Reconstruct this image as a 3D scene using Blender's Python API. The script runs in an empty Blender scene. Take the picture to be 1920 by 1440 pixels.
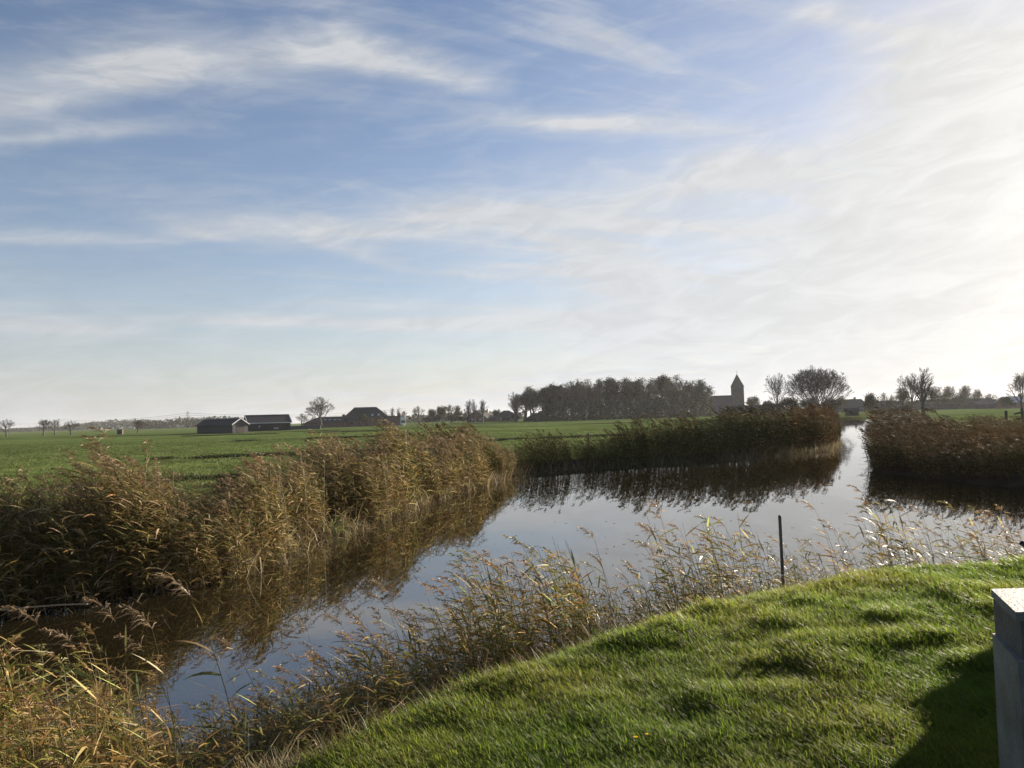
import bpy, math, random
import numpy as np
from mathutils import Matrix, Vector

R = math.radians
rng = np.random.default_rng(7)
random.seed(7)
scene = bpy.context.scene
col = scene.collection

# ------------------------------------------------------------------ camera
EYE = 2.6
F = 1442.0
cam_d = bpy.data.cameras.new('camera')
cam = bpy.data.objects.new('camera', cam_d)
col.objects.link(cam)
cam_d.sensor_width = 36.0
cam_d.lens = F / 1920 * 36.0
cam_d.clip_start = 0.05
cam_d.clip_end = 12000
PITCH, ROLL = 2.46, -1.58
CM = Matrix.Rotation(R(90 + PITCH), 4, 'X') @ Matrix.Rotation(R(ROLL), 4, 'Z')
cam.matrix_world = Matrix.Translation((0, 0, EYE)) @ CM
scene.camera = cam
CN = np.array(CM.to_3x3())

def ray(px, py):
    d = CN @ np.array([(px - 960) / F, (720 - py) / F, -1.0])
    return d

def at_depth(px, py, Y):
    """world point seen at a photo position, at distance Y ahead"""
    d = ray(px, py)
    return np.array([0, 0, EYE]) + d * (Y / d[1])

def on_plane(px, py, z=0.0):
    d = ray(px, py)
    return np.array([0, 0, EYE]) + d * ((z - EYE) / d[2])

SUN_AZ, SUN_EL = 46.0, 12.5
SUN = np.array([math.sin(R(SUN_AZ)) * math.cos(R(SUN_EL)), math.cos(R(SUN_AZ)) * math.cos(R(SUN_EL)), math.sin(R(SUN_EL))])

# ------------------------------------------------------------------ tags and mesh helpers
def tag(o, label=None, cat=None, group=None, kind=None):
    if label: o['label'] = label
    if cat: o['category'] = cat
    if group: o['group'] = group
    if kind: o['kind'] = kind
    return o

def empty(name, loc, rz=0.0):
    o = bpy.data.objects.new(name, None)
    o.empty_display_size = 0.2
    o.location = loc
    o.rotation_euler = (0, 0, rz)
    col.objects.link(o)
    return o

def link(name, me, parent=None, mat=None):
    o = bpy.data.objects.new(name, me)
    col.objects.link(o)
    if parent is not None: o.parent = parent
    if mat is not None and len(me.materials) == 0: me.materials.append(mat)
    return o

def np_mesh(name, V, Q, C=None, smooth=False):
    """mesh from vertex array V (n,3), quad array Q (m,4), colours C (n,3)"""
    V = np.ascontiguousarray(V, dtype=np.float32); Q = np.ascontiguousarray(Q, dtype=np.int32)
    me = bpy.data.meshes.new(name)
    n, m = len(V), len(Q)
    me.vertices.add(n); me.vertices.foreach_set('co', V.ravel())
    me.loops.add(4 * m); me.loops.foreach_set('vertex_index', Q.ravel())
    me.polygons.add(m)
    me.polygons.foreach_set('loop_start', np.arange(0, 4 * m, 4, dtype=np.int32))
    me.polygons.foreach_set('loop_total', np.full(m, 4, dtype=np.int32))
    me.polygons.foreach_set('use_smooth', np.full(m, smooth, dtype=bool))
    me.update(calc_edges=True)
    if C is not None:
        a = me.attributes.new('Col', 'FLOAT_COLOR', 'POINT')
        c4 = np.ones((n, 4), dtype=np.float32); c4[:, :3] = C
        a.data.foreach_set('color', c4.ravel())
    return me

class QB:
    """collects quads (tubes and ribbons) with vertex colours"""
    def __init__(s): s.v = []; s.q = []; s.c = []
    def tube(s, pts, rad, color, sides=3, c2=None):
        d = np.subtract(pts[-1], pts[0]); L = math.sqrt(d[0]**2 + d[1]**2 + d[2]**2) or 1
        d = (d[0] / L, d[1] / L, d[2] / L)
        a = (0, 0, 1) if abs(d[2]) < 0.8 else (1, 0, 0)
        u = (d[1]*a[2] - d[2]*a[1], d[2]*a[0] - d[0]*a[2], d[0]*a[1] - d[1]*a[0])
        l = math.sqrt(u[0]**2 + u[1]**2 + u[2]**2); u = (u[0]/l, u[1]/l, u[2]/l)
        w = (d[1]*u[2] - d[2]*u[1], d[2]*u[0] - d[0]*u[2], d[0]*u[1] - d[1]*u[0])
        b = len(s.v); n = len(pts)
        cs = [(math.cos(6.2832 * k / sides), math.sin(6.2832 * k / sides)) for k in range(sides)]
        for i, (p, r) in enumerate(zip(pts, rad)):
            t = i / (n - 1)
            cc = color if c2 is None else tuple(color[k] * (1 - t) + c2[k] * t for k in range(3))
            for (x, y) in cs:
                s.v.append((p[0] + r*(u[0]*x + w[0]*y), p[1] + r*(u[1]*x + w[1]*y), p[2] + r*(u[2]*x + w[2]*y)))
                s.c.append(cc)
        for i in range(n - 1):
            for k in range(sides):
                k2 = (k + 1) % sides
                s.q.append((b + i*sides + k, b + i*sides + k2, b + (i+1)*sides + k2, b + (i+1)*sides + k))
    def ribbon(s, pts, wid, side, color, c2=None):
        b = len(s.v); n = len(pts)
        for i, (p, w) in enumerate(zip(pts, wid)):
            t = i / (n - 1)
            cc = color if c2 is None else tuple(color[k] * (1 - t) + c2[k] * t for k in range(3))
            for sg in (-0.5, 0.5):
                s.v.append((p[0] + side[0]*w*sg, p[1] + side[1]*w*sg, p[2] + side[2]*w*sg)); s.c.append(cc)
        for i in range(n - 1):
            s.q.append((b + 2*i, b + 2*i + 1, b + 2*i + 3, b + 2*i + 2))
    def card(s, p, u, w, color):
        b = len(s.v)
        for (x, y) in ((-.5, -.5), (.5, -.35), (.5, .5), (-.35, .5)):
            s.v.append(tuple(p[k] + u[k]*x + w[k]*y for k in range(3))); s.c.append(color)
        s.q.append((b, b+1, b+2, b+3))
    def arrays(s):
        return np.array(s.v, dtype=np.float32).reshape(-1, 3), np.array(s.q, dtype=np.int32).reshape(-1, 4), np.array(s.c, dtype=np.float32).reshape(-1, 3)
    def mesh(s, name, smooth=False):
        return np_mesh(name, *s.arrays(), smooth=smooth)

def join_arrays(lst):
    V, Q, C, b = [], [], [], 0
    for v, q, c in lst:
        V.append(v); Q.append(q + b); C.append(c); b += len(v)
    return np.concatenate(V), np.concatenate(Q), np.concatenate(C)

def bake(templates, pos, rot, scl, tint, which, sxy=None):
    """place template arrays: pos (n,3), rot z (n), scl (n), tint (n,3), which (n) template index"""
    out = []
    for k, (v, q, c) in enumerate(templates):
        idx = np.nonzero(which == k)[0]
        if len(idx) == 0: continue
        cr, sr = np.cos(rot[idx]), np.sin(rot[idx])
        s = scl[idx][:, None]
        w = s if sxy is None else sxy[idx][:, None]
        x = (v[:, 0][None] * cr[:, None] - v[:, 1][None] * sr[:, None]) * w + pos[idx, 0][:, None]
        y = (v[:, 0][None] * sr[:, None] + v[:, 1][None] * cr[:, None]) * w + pos[idx, 1][:, None]
        z = v[:, 2][None] * s + pos[idx, 2][:, None]
        VV = np.stack([x, y, z], -1).reshape(-1, 3).astype(np.float32)
        QQ = (q[None] + (np.arange(len(idx)) * len(v))[:, None, None]).reshape(-1, 4)
        CC = np.clip(c[None] * tint[idx][:, None, :], 0, 1).reshape(-1, 3)
        out.append((VV, QQ, CC))
    return join_arrays(out)

# smooth value noise
_perm = np.random.default_rng(3).random((256, 256))
def vnoise(x, y, s=1.0):
    x = np.asarray(x) / s; y = np.asarray(y) / s
    xi = np.floor(x).astype(int); yi = np.floor(y).astype(int)
    fx = x - xi; fy = y - yi
    fx = fx*fx*(3 - 2*fx); fy = fy*fy*(3 - 2*fy)
    g = lambda a, b: _perm[a % 256, b % 256]
    return (g(xi, yi)*(1-fx) + g(xi+1, yi)*fx)*(1-fy) + (g(xi, yi+1)*(1-fx) + g(xi+1, yi+1)*fx)*fy

def sstep(a, b, x):
    t = np.clip((x - a) / (b - a), 0, 1)
    return t*t*(3 - 2*t)

# ------------------------------------------------------------------ materials
def new_mat(name):
    m = bpy.data.materials.new(name); m.use_nodes = True
    nt = m.node_tree
    for n in list(nt.nodes): nt.nodes.remove(n)
    return m, nt

def nd(nt, typ, **kw):
    n = nt.nodes.new(typ)
    for k, v in kw.items():
        if k.startswith('i_'):
            key = k[2:]
            key = int(key) if key.isdigit() else key.replace('_', ' ')
            n.inputs[key].default_value = v
        else: setattr(n, k, v)
    return n

def leaf_mat(name, trans=0.4, spec=0.35, rough=0.45, noise=0.0, nscale=3.0, gain=1.0):
    m, nt = new_mat(name)
    out = nd(nt, 'ShaderNodeOutputMaterial')
    at = nd(nt, 'ShaderNodeAttribute', attribute_name='Col')
    c = at.outputs['Color']
    if gain != 1.0:
        g = nd(nt, 'ShaderNodeVectorMath', operation='SCALE'); g.inputs['Scale'].default_value = gain
        nt.links.new(c, g.inputs[0]); c = g.outputs[0]
    if noise:
        tc = nd(nt, 'ShaderNodeTexCoord')
        nz = nd(nt, 'ShaderNodeTexNoise'); nz.inputs['Scale'].default_value = nscale; nz.inputs['Detail'].default_value = 4
        nt.links.new(tc.outputs['Object'], nz.inputs['Vector'])
        mr = nd(nt, 'ShaderNodeMapRange'); mr.inputs['From Min'].default_value = 0.3; mr.inputs['From Max'].default_value = 0.7
        mr.inputs['To Min'].default_value = 1 - noise; mr.inputs['To Max'].default_value = 1 + noise
        nt.links.new(nz.outputs['Fac'], mr.inputs['Value'])
        sc = nd(nt, 'ShaderNodeVectorMath', operation='SCALE')
        nt.links.new(c, sc.inputs[0]); nt.links.new(mr.outputs[0], sc.inputs['Scale']); c = sc.outputs[0]
    p = nd(nt, 'ShaderNodeBsdfPrincipled')
    p.inputs['Roughness'].default_value = rough
    p.inputs['Specular IOR Level'].default_value = spec
    nt.links.new(c, p.inputs['Base Color'])
    if trans > 0:
        t = nd(nt, 'ShaderNodeBsdfTranslucent'); nt.links.new(c, t.inputs['Color'])
        mx = nd(nt, 'ShaderNodeMixShader'); mx.inputs[0].default_value = trans
        nt.links.new(p.outputs[0], mx.inputs[1]); nt.links.new(t.outputs[0], mx.inputs[2])
        nt.links.new(mx.outputs[0], out.inputs['Surface'])
    else:
        nt.links.new(p.outputs[0], out.inputs['Surface'])
    return m

def solid_mat(name, color, rough=0.7, var=0.25, scale=4.0, bump=0.0, bscale=30.0, spec=0.3, stretch=(1, 1, 1), color2=None, metallic=0.0):
    m, nt = new_mat(name)
    out = nd(nt, 'ShaderNodeOutputMaterial')
    tc = nd(nt, 'ShaderNodeTexCoord')
    mp = nd(nt, 'ShaderNodeMapping'); mp.inputs['Scale'].default_value = stretch
    nt.links.new(tc.outputs['Object'], mp.inputs[0])
    nz = nd(nt, 'ShaderNodeTexNoise'); nz.inputs['Scale'].default_value = scale; nz.inputs['Detail'].default_value = 6
    nt.links.new(mp.outputs[0], nz.inputs['Vector'])
    rp = nd(nt, 'ShaderNodeValToRGB')
    lo = tuple(x*(1 - var) for x in color); hi = tuple(min(1, x*(1 + var)) for x in (color2 or color))
    rp.color_ramp.elements[0].position = 0.3; rp.color_ramp.elements[0].color = (*lo, 1)
    rp.color_ramp.elements[1].position = 0.72; rp.color_ramp.elements[1].color = (*hi, 1)
    nt.links.new(nz.outputs['Fac'], rp.inputs[0])
    p = nd(nt, 'ShaderNodeBsdfPrincipled')
    p.inputs['Roughness'].default_value = rough; p.inputs['Specular IOR Level'].default_value = spec; p.inputs['Metallic'].default_value = metallic
    nt.links.new(rp.outputs[0], p.inputs['Base Color'])
    if bump:
        n2 = nd(nt, 'ShaderNodeTexNoise'); n2.inputs['Scale'].default_value = bscale; n2.inputs['Detail'].default_value = 5
        nt.links.new(mp.outputs[0], n2.inputs['Vector'])
        b = nd(nt, 'ShaderNodeBump'); b.inputs['Strength'].default_value = bump; b.inputs['Distance'].default_value = 0.02
        nt.links.new(n2.outputs['Fac'], b.inputs['Height']); nt.links.new(b.outputs[0], p.inputs['Normal'])
    nt.links.new(p.outputs[0], out.inputs['Surface'])
    return m

M_grass = leaf_mat('grass_blades', 0.58, 0.16, 0.5)
M_reed = leaf_mat('reed_leaves', 0.40, 0.22, 0.5)
M_reed_dense = leaf_mat('dense_reed_leaves', 0.16, 0.05, 0.8)
M_meadow = leaf_mat('meadow_blades', 0.3, 0.1, 0.6)
M_bark = leaf_mat('bark', 0.0, 0.2, 0.8, noise=0.3, nscale=2.0)
M_twig = leaf_mat('twigs_and_leaves', 0.1, 0.1, 0.8)
M_concrete = solid_mat('concrete', (0.13, 0.135, 0.13), 0.6, 0.5, 4.0, 0.35, 60.0, 0.4)
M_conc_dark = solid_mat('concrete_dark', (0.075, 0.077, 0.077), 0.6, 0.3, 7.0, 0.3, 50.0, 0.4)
M_post = solid_mat('weathered_post', (0.10, 0.092, 0.082), 0.6, 0.4, 12.0, 0.3, 60.0, stretch=(1, 1, .15))
M_wood = solid_mat('grey_wood', (0.075, 0.062, 0.048), 0.8, 0.4, 14.0, 0.3, 40.0, stretch=(1, 1, .2))
M_black = solid_mat('black_cladding', (0.018, 0.02, 0.024), 0.75, 0.35, 1.2, stretch=(6, 6, .4))
M_roofdark = solid_mat('dark_roof_sheets', (0.035, 0.034, 0.036), 0.7, 0.35, .8, stretch=(5, 5, 1))
M_thatch = solid_mat('dark_tiles', (0.05, 0.042, 0.036), 0.8, 0.4, .9, stretch=(3, 3, 3))
M_white = solid_mat('white_paint', (0.75, 0.75, 0.72), 0.5, 0.08, 3.0)
M_greywall = solid_mat('grey_gable_boards', (0.08, 0.084, 0.084), 0.7, 0.2, 2.0, stretch=(5, 5, .3))
M_brick = solid_mat('brick', (0.17, 0.10, 0.075), 0.8, 0.3, 3.0)
M_stone = solid_mat('old_brick_tower', (0.052, 0.05, 0.048), 0.85, 0.3, 1.0)
M_glass = solid_mat('window_glass', (0.03, 0.035, 0.04), 0.08, 0.1, 1.0, spec=0.8)
M_light = solid_mat('roof_light_panel', (0.36, 0.37, 0.38), 0.4, 0.1, 2.0)
M_steel = solid_mat('galvanised_steel', (0.22, 0.23, 0.24), 0.5, 0.2, 2.0)
M_rust = solid_mat('rusty_shed', (0.11, 0.07, 0.05), 0.8, 0.35, 2.0)

# ------------------------------------------------------------------ the river and its banks in plan
LEFT = np.array([(-400, -10), (-60, 5), (-25, 8), (-12, 9.6), (-7.3, 11), (-6, 12.1), (-5.05, 13), (-4.6, 15.2), (-4, 18), (-3, 23.7), (-1.2, 29.7),
                 (.3, 34.6), (6.5, 38.9), (12.3, 41.5), (19, 47), (24.2, 58), (31, 74), (40, 95), (52, 125), (70, 165), (62, 178), (30, 186), (-60, 200), (-400, 230)], float)
LEFT_EXT = np.vstack([LEFT, [(-4000, 230), (-4000, -10)]])
RIGHT = np.array([(60, 12), (40, 14), (24, 16), (18, 18.5), (15.6, 21.5), (15.1, 24.5), (14.8, 27.4), (14.5, 30.3), (15.6, 33.5), (19.6, 41), (27.2, 57),
                  (43.5, 90), (56, 114), (73, 150), (84, 178), (70, 190), (30, 200), (-60, 214), (-400, 250)], float)
RIGHT_EXT = np.vstack([RIGHT, [(-4000, 260), (-4000, 5000), (5000, 5000), (5000, 12)]])
NEAR = np.array([(-300, -40), (-30, -8), (-12, -1), (-6, .6), (-4.0, 2.8), (-2.95, 4.0), (-2.1, 5.1), (-1.35, 6.1), (-.3, 7.2), (1.3, 8.5), (3.2, 9.4), (5.5, 9.7), (8, 9.4), (14, 7.5), (30, 3), (300, -40)], float)
NEAR_EXT = np.vstack([NEAR, [(300, -600), (-300, -600)]])

def poly_dist(px, py, line):
    d = np.full(px.shape, 1e9)
    for (a, b) in zip(line[:-1], line[1:]):
        ab = b - a; l2 = ab @ ab
        t = np.clip(((px - a[0])*ab[0] + (py - a[1])*ab[1]) / l2, 0, 1)
        dd = (px - a[0] - t*ab[0])**2 + (py - a[1] - t*ab[1])**2
        d = np.minimum(d, dd)
    return np.sqrt(d)

def inside(px, py, poly):
    c = np.zeros(px.shape, bool); n = len(poly)
    for i in range(n):
        x1, y1 = poly[i]; x2, y2 = poly[(i + 1) % n]
        if y1 == y2: continue
        cond = ((y1 > py) != (y2 > py)) & (px < (x2 - x1) * (py - y1) / (y2 - y1) + x1)
        c ^= cond
    return c

FIELD_Z = 0.38
BANK_Z = 0.84
def ground_z(x, y, full=False):
    x = np.atleast_1d(np.asarray(x, float)); y = np.atleast_1d(np.asarray(y, float))
    wob = (vnoise(x, y, 0.9) - .5) * 0.35
    dl, dr, dn = poly_dist(x, y, LEFT), poly_dist(x, y, RIGHT), poly_dist(x, y, NEAR)
    il, ir, i_n = inside(x, y, LEFT_EXT), inside(x, y, RIGHT_EXT), inside(x, y, NEAR_EXT)
    z = np.full(x.shape, -0.7)
    sl = np.where(il, dl, -dl); sr = np.where(ir, dr, -dr); sn = np.where(i_n, dn, -dn)
    for s in (sl, sr):
        bump = (vnoise(x, y, 1.7) - .5)*.10 + (vnoise(x + 40, y, .7) - .5)*.06
        zz = -0.7 + 0.75*sstep(-1.2, 0.15, s + wob*.5) + (FIELD_Z - 0.05)*sstep(0.0, 2.2, s + wob) + bump*sstep(1.0, 4.0, s)*np.exp(-np.clip(y - 60, 0, 1e9)/120)
        z = np.maximum(z, zz)
    tus = sstep(.55, .8, vnoise(x*0.9, y*1.3, .38)) * .022 * (.35 + .65*sstep(3.9, 5.6, y)) + (vnoise(x, y, .22) - .5)*.026 + (vnoise(x + 14.3, y + 6.1, 1.3) - .5)*.008
    zn = -0.7 + 0.72*sstep(-1.3, 0.1, sn + wob*.4) + (np.interp(x, [-1.5, .5, 3.5], [.80, .86, .95]) - 0.02)*sstep(0.0, 1.75, sn + wob*.5) + tus*sstep(.9, 1.7, sn)
    z = np.maximum(z, zn)
    if full: return z, sl, sr, sn
    return z

def grid_axis(segs):
    out = [segs[0][0]]
    for (a, b, st0, st1) in segs:
        x = a; L = b - a
        while x < b - 1e-6:
            t = (x - a) / L
            x = min(b, x + st0*(1 - t) + st1*t)
            out.append(x)
    return np.array(out)

gx = grid_axis([(-4500, -600, 500, 120), (-600, -60, 60, 6), (-60, -8, 3, .35), (-8, 9, .075, .075), (9, 60, .3, 3), (60, 600, 6, 60), (600, 4500, 120, 500)])
gy = grid_axis([(-400, -10, 60, 4), (-10, 1, 2, .3), (1, 13, .08, .08), (13, 60, .2, .9), (60, 250, 1.5, 8), (250, 900, 10, 60), (900, 4600, 90, 400)])
GX, GY = np.meshgrid(gx, gy)
Zg, SL, SR, SN = ground_z(GX.ravel(), GY.ravel(), True)
nx, ny = len(gx), len(gy)
ii = np.arange(nx*ny).reshape(ny, nx)
Qg = np.stack([ii[:-1, :-1], ii[:-1, 1:], ii[1:, 1:], ii[1:, :-1]], -1).reshape(-1, 4)
xg, yg = GX.ravel(), GY.ravel()
n1 = vnoise(xg, yg, 2.3)[:, None]; n2 = vnoise(xg + 99, yg, 11.0)[:, None]
mud = np.array([.040, .028, .016]); mead = np.array([.105, .145, .046]); lawn = np.array([.045, .065, .016]); dry = np.array([.11, .085, .04])
Cg = np.broadcast_to(mud, (len(xg), 3)).copy()
fl = sstep(1.5, 3.6, np.maximum(SL, SR))[:, None]
Cg = Cg*(1 - fl) + fl*(mead*(0.75 + .5*n2) + (n1 - .5)*np.array([.02, .014, .006]))
nl = sstep(.55, 1.3, SN)[:, None]
Cg = Cg*(1 - nl) + nl*lawn
M_ground, nt = new_mat('ground_soil_and_turf')
o_ = nd(nt, 'ShaderNodeOutputMaterial'); at_ = nd(nt, 'ShaderNodeAttribute', attribute_name='Col'); tc_ = nd(nt, 'ShaderNodeTexCoord')
na = nd(nt, 'ShaderNodeTexNoise'); na.inputs['Scale'].default_value = 1.6; na.inputs['Detail'].default_value = 8; na.inputs['Roughness'].default_value = .7
nb = nd(nt, 'ShaderNodeTexNoise'); nb.inputs['Scale'].default_value = .11; nb.inputs['Detail'].default_value = 5
for n_ in (na, nb): nt.links.new(tc_.outputs['Object'], n_.inputs['Vector'])
m1 = nd(nt, 'ShaderNodeMapRange'); m1.inputs[1].default_value = .32; m1.inputs[2].default_value = .68; m1.inputs[3].default_value = .45; m1.inputs[4].default_value = 1.35
m2 = nd(nt, 'ShaderNodeMapRange'); m2.inputs[1].default_value = .3; m2.inputs[2].default_value = .7; m2.inputs[3].default_value = .8; m2.inputs[4].default_value = 1.2
nt.links.new(na.outputs['Fac'], m1.inputs[0]); nt.links.new(nb.outputs['Fac'], m2.inputs[0])
mm = nd(nt, 'ShaderNodeMath', operation='MULTIPLY'); nt.links.new(m1.outputs[0], mm.inputs[0]); nt.links.new(m2.outputs[0], mm.inputs[1])
sc_ = nd(nt, 'ShaderNodeVectorMath', operation='SCALE'); nt.links.new(at_.outputs['Color'], sc_.inputs[0]); nt.links.new(mm.outputs[0], sc_.inputs['Scale'])
p_ = nd(nt, 'ShaderNodeBsdfPrincipled'); p_.inputs['Roughness'].default_value = 1.0; p_.inputs['Specular IOR Level'].default_value = 0.0
bp = nd(nt, 'ShaderNodeBump'); bp.inputs['Strength'].default_value = .9; bp.inputs['Distance'].default_value = .12
nt.links.new(na.outputs['Fac'], bp.inputs['Height']); nt.links.new(bp.outputs[0], p_.inputs['Normal'])
nt.links.new(sc_.outputs[0], p_.inputs['Base Color']); nt.links.new(p_.outputs[0], o_.inputs['Surface'])
g = link('ground', np_mesh('ground', np.stack([xg, yg, Zg], -1), Qg, Cg, True), None, M_ground)
tag(g, kind='structure')

# water
M_water, nt = new_mat('still_brown_water')
o_ = nd(nt, 'ShaderNodeOutputMaterial'); p_ = nd(nt, 'ShaderNodeBsdfPrincipled')
p_.inputs['Base Color'].default_value = (.016, .012, .0055, 1); p_.inputs['Roughness'].default_value = .015; p_.inputs['IOR'].default_value = 2.8
tc_ = nd(nt, 'ShaderNodeTexCoord'); mp_ = nd(nt, 'ShaderNodeMapping'); mp_.inputs['Scale'].default_value = (1.0, .55, 1)
n_ = nd(nt, 'ShaderNodeTexNoise'); n_.inputs['Scale'].default_value = 1.4; n_.inputs['Detail'].default_value = 3
nt.links.new(tc_.outputs['Object'], mp_.inputs[0]); nt.links.new(mp_.outputs[0], n_.inputs['Vector'])
b_ = nd(nt, 'ShaderNodeBump'); b_.inputs['Strength'].default_value = .14; b_.inputs['Distance'].default_value = .02
nt.links.new(n_.outputs['Fac'], b_.inputs['Height']); nt.links.new(b_.outputs[0], p_.inputs['Normal']); nt.links.new(p_.outputs[0], o_.inputs['Surface'])
wv = np.array([(-400, -60, 0), (320, -60, 0), (320, 260, 0), (-400, 260, 0)], float)
w = link('water', np_mesh('water', wv, np.array([[0, 1, 2, 3]])), None, M_water)
tag(w, kind='structure')

# ------------------------------------------------------------------ grass
def blade_tuft(r, n, h, w, spread, lean, cols, segs=3):
    b = QB()
    for _ in range(n):
        a = r.uniform(0, 6.283); rad = spread * math.sqrt(r.random())
        x, y = rad*math.cos(a), rad*math.sin(a)
        hh = h * r.uniform(.55, 1.25)
        la = r.uniform(0, 6.283); ll = r.uniform(.05, .55)
        dx, dy = lean[0] + ll*math.cos(la), lean[1] + ll*math.sin(la)
        pts = []
        for i in range(segs + 1):
            t = i / segs
            pts.append((x + dx*hh*t*t, y + dy*hh*t*t, hh*(t - .22*t*t*min(1.5, math.hypot(dx, dy)))))
        sa = r.uniform(0, 3.1416)
        wd = [w*r.uniform(.75, 1.25)*k for k in ([1, .9, .65, .12] if segs == 3 else [1, .8, .15])]
        c = cols[r.integers(len(cols))]; f = r.uniform(.75, 1.25)
        c = tuple(k*f for k in c)
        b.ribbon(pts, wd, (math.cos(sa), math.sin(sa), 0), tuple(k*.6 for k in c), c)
    return b.arrays()

tr = np.random.default_rng(11)
gc = [(.155, .23, .026), (.175, .245, .03), (.125, .19, .026), (.20, .25, .04), (.23, .24, .055)]
gc = gc*2 + [(.30, .25, .12)]
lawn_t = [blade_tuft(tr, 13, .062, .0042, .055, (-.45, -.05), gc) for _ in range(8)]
dryc = [(.26, .19, .09), (.20, .14, .06), (.12, .13, .04), (.3, .24, .13)]
dry_t = [blade_tuft(tr, 11, .17, .005, .06, (-.4, .1), dryc) for _ in range(5)]

def sample_near(n, y0, y1, power=1.0):
    """random points over the bank, denser near the camera"""
    u = rng.random(n)
    Y = 1/(1/y0 + u*(1/y1 - 1/y0)) if power else y0 + u*(y1 - y0)
    X = (rng.random(n)*1.62 - .76) * Y
    return X, Y

X, Y = sample_near(85000, 2.9, 10.3)
z, sl, sr, sn = ground_z(X, Y, True)
pr = sstep(.55, 1.5, sn + (vnoise(X, Y, .5) - .5)*.9)
# keep open spots thinner, tussocks thicker
k = (rng.random(len(X)) < pr*(.74 + .36*vnoise(X, Y, .45)))
X, Y, z, sn = X[k], Y[k], z[k], sn[k]
n = len(X)
tus = sstep(.5, .8, vnoise(X*0.9, Y*1.3, .38))
sc = (.85 + .45*tus*(.35 + .65*sstep(3.9, 5.6, Y)) + .2*vnoise(X + 5, Y, 1.4)) * rng.uniform(.75, 1.25, n) * (1 + .35*(1 - sstep(1.2, 2.2, sn)))
hue = vnoise(X + 31, Y + 7, .8)[:, None]; lum = (.7 + .55*vnoise(X + 3, Y + 17, 2.0) + .25*(rng.random(n) - .5))[:, None]
tint = lum*(1 + (hue - .5)*np.array([.5, .12, .3]))
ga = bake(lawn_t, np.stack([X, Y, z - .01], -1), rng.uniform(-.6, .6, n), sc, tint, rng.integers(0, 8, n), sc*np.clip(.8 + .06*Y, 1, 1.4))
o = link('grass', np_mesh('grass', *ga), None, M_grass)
tag(o, 'bright green tufted grass on the near bank', 'grass', kind='stuff')

# dry grass along the waterside edge of the bank
X, Y = sample_near(16000, 3.0, 10.6)
z, sl, sr, sn = ground_z(X, Y, True)
k = (rng.random(len(X)) < sstep(-.15, .2, sn)*(1 - sstep(.8, 1.5, sn)))
X, Y, z, sn = X[k], Y[k], z[k], sn[k]; n = len(X)
sc = rng.uniform(.5, 1.5, n)
tint = (.35 + .6*rng.random(n))[:, None]*np.ones(3)
da = bake(dry_t, np.stack([X, Y, z - .01], -1), rng.uniform(-.7, .7, n), sc, tint, rng.integers(0, 5, n))
o = link('dry_grass', np_mesh('dry_grass', *da), None, M_reed)
tag(o, 'brown withered grass on the slope from lawn to water', 'grass', kind='stuff')

# meadow grass on the far side
mc = [(.12, .16, .045), (.14, .18, .05), (.11, .14, .045), (.17, .18, .065)]
mead_t = [blade_tuft(tr, 8, .11, .012, .16, (-.2, 0), mc, 2) for _ in range(6)]
u = rng.random(90000); Y = 1/(1/13 + u*(1/130 - 1/13)); X = (rng.random(90000)*1.45 - .76)*Y
z, sl, sr, sn = ground_z(X, Y, True)
k = (np.maximum(sl, sr) > 2.0) & (rng.random(len(X)) < .35 + .65*vnoise(X, Y, 1.2))
X, Y, z = X[k], Y[k], z[k]; n = len(X)
sc = rng.uniform(.6, 1.25, n) * (.6 + .8*vnoise(X + 77, Y, 1.7))
tint = (.55 + .45*vnoise(X + 13, Y + 5, 5.0) + .5*sstep(.25, .6, vnoise(X*.6, Y*1.1, 1.3)))[:, None] * (1 + (rng.random((n, 1)) - .5)*.4) * np.ones(3)
fX, fY = [], []
for (x0, y0, x1, y1, m_) in ((-36, 103, -13, 109, 1500), (-3, 74, 12, 79, 900), (-70, 165, -26, 168, 1200), (-17, 30, -11.5, 33, 300), (-24, 52, -10, 55, 700)):
    u_ = rng.random(m_); k_ = vnoise(u_*9, u_*0 + y0, 1.0) > .35
    fX.append((x0 + (x1 - x0)*u_ + rng.normal(0, .15, m_))[k_]); fY.append((y0 + (y1 - y0)*u_ + rng.normal(0, .35, m_))[k_])
fX, fY = np.concatenate(fX), np.concatenate(fY); m_ = len(fX)
X = np.concatenate([X, fX]); Y = np.concatenate([Y, fY]); z = np.concatenate([z, ground_z(fX, fY)]); n = len(X)
sc = np.concatenate([sc, rng.uniform(1.2, 2.4, m_)]); tint = np.concatenate([tint, np.full((m_, 3), .32)])
ma = bake(mead_t, np.stack([X, Y, z - .01], -1), rng.uniform(0, 6.28, n), sc, tint, rng.integers(0, 6, n), sc*np.clip(Y/18, 1, 5))
o = link('meadow_grass', np_mesh('meadow_grass', *ma), None, M_meadow)
tag(o, 'short green pasture grass beyond the far reeds', 'grass', kind='stuff')

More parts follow.
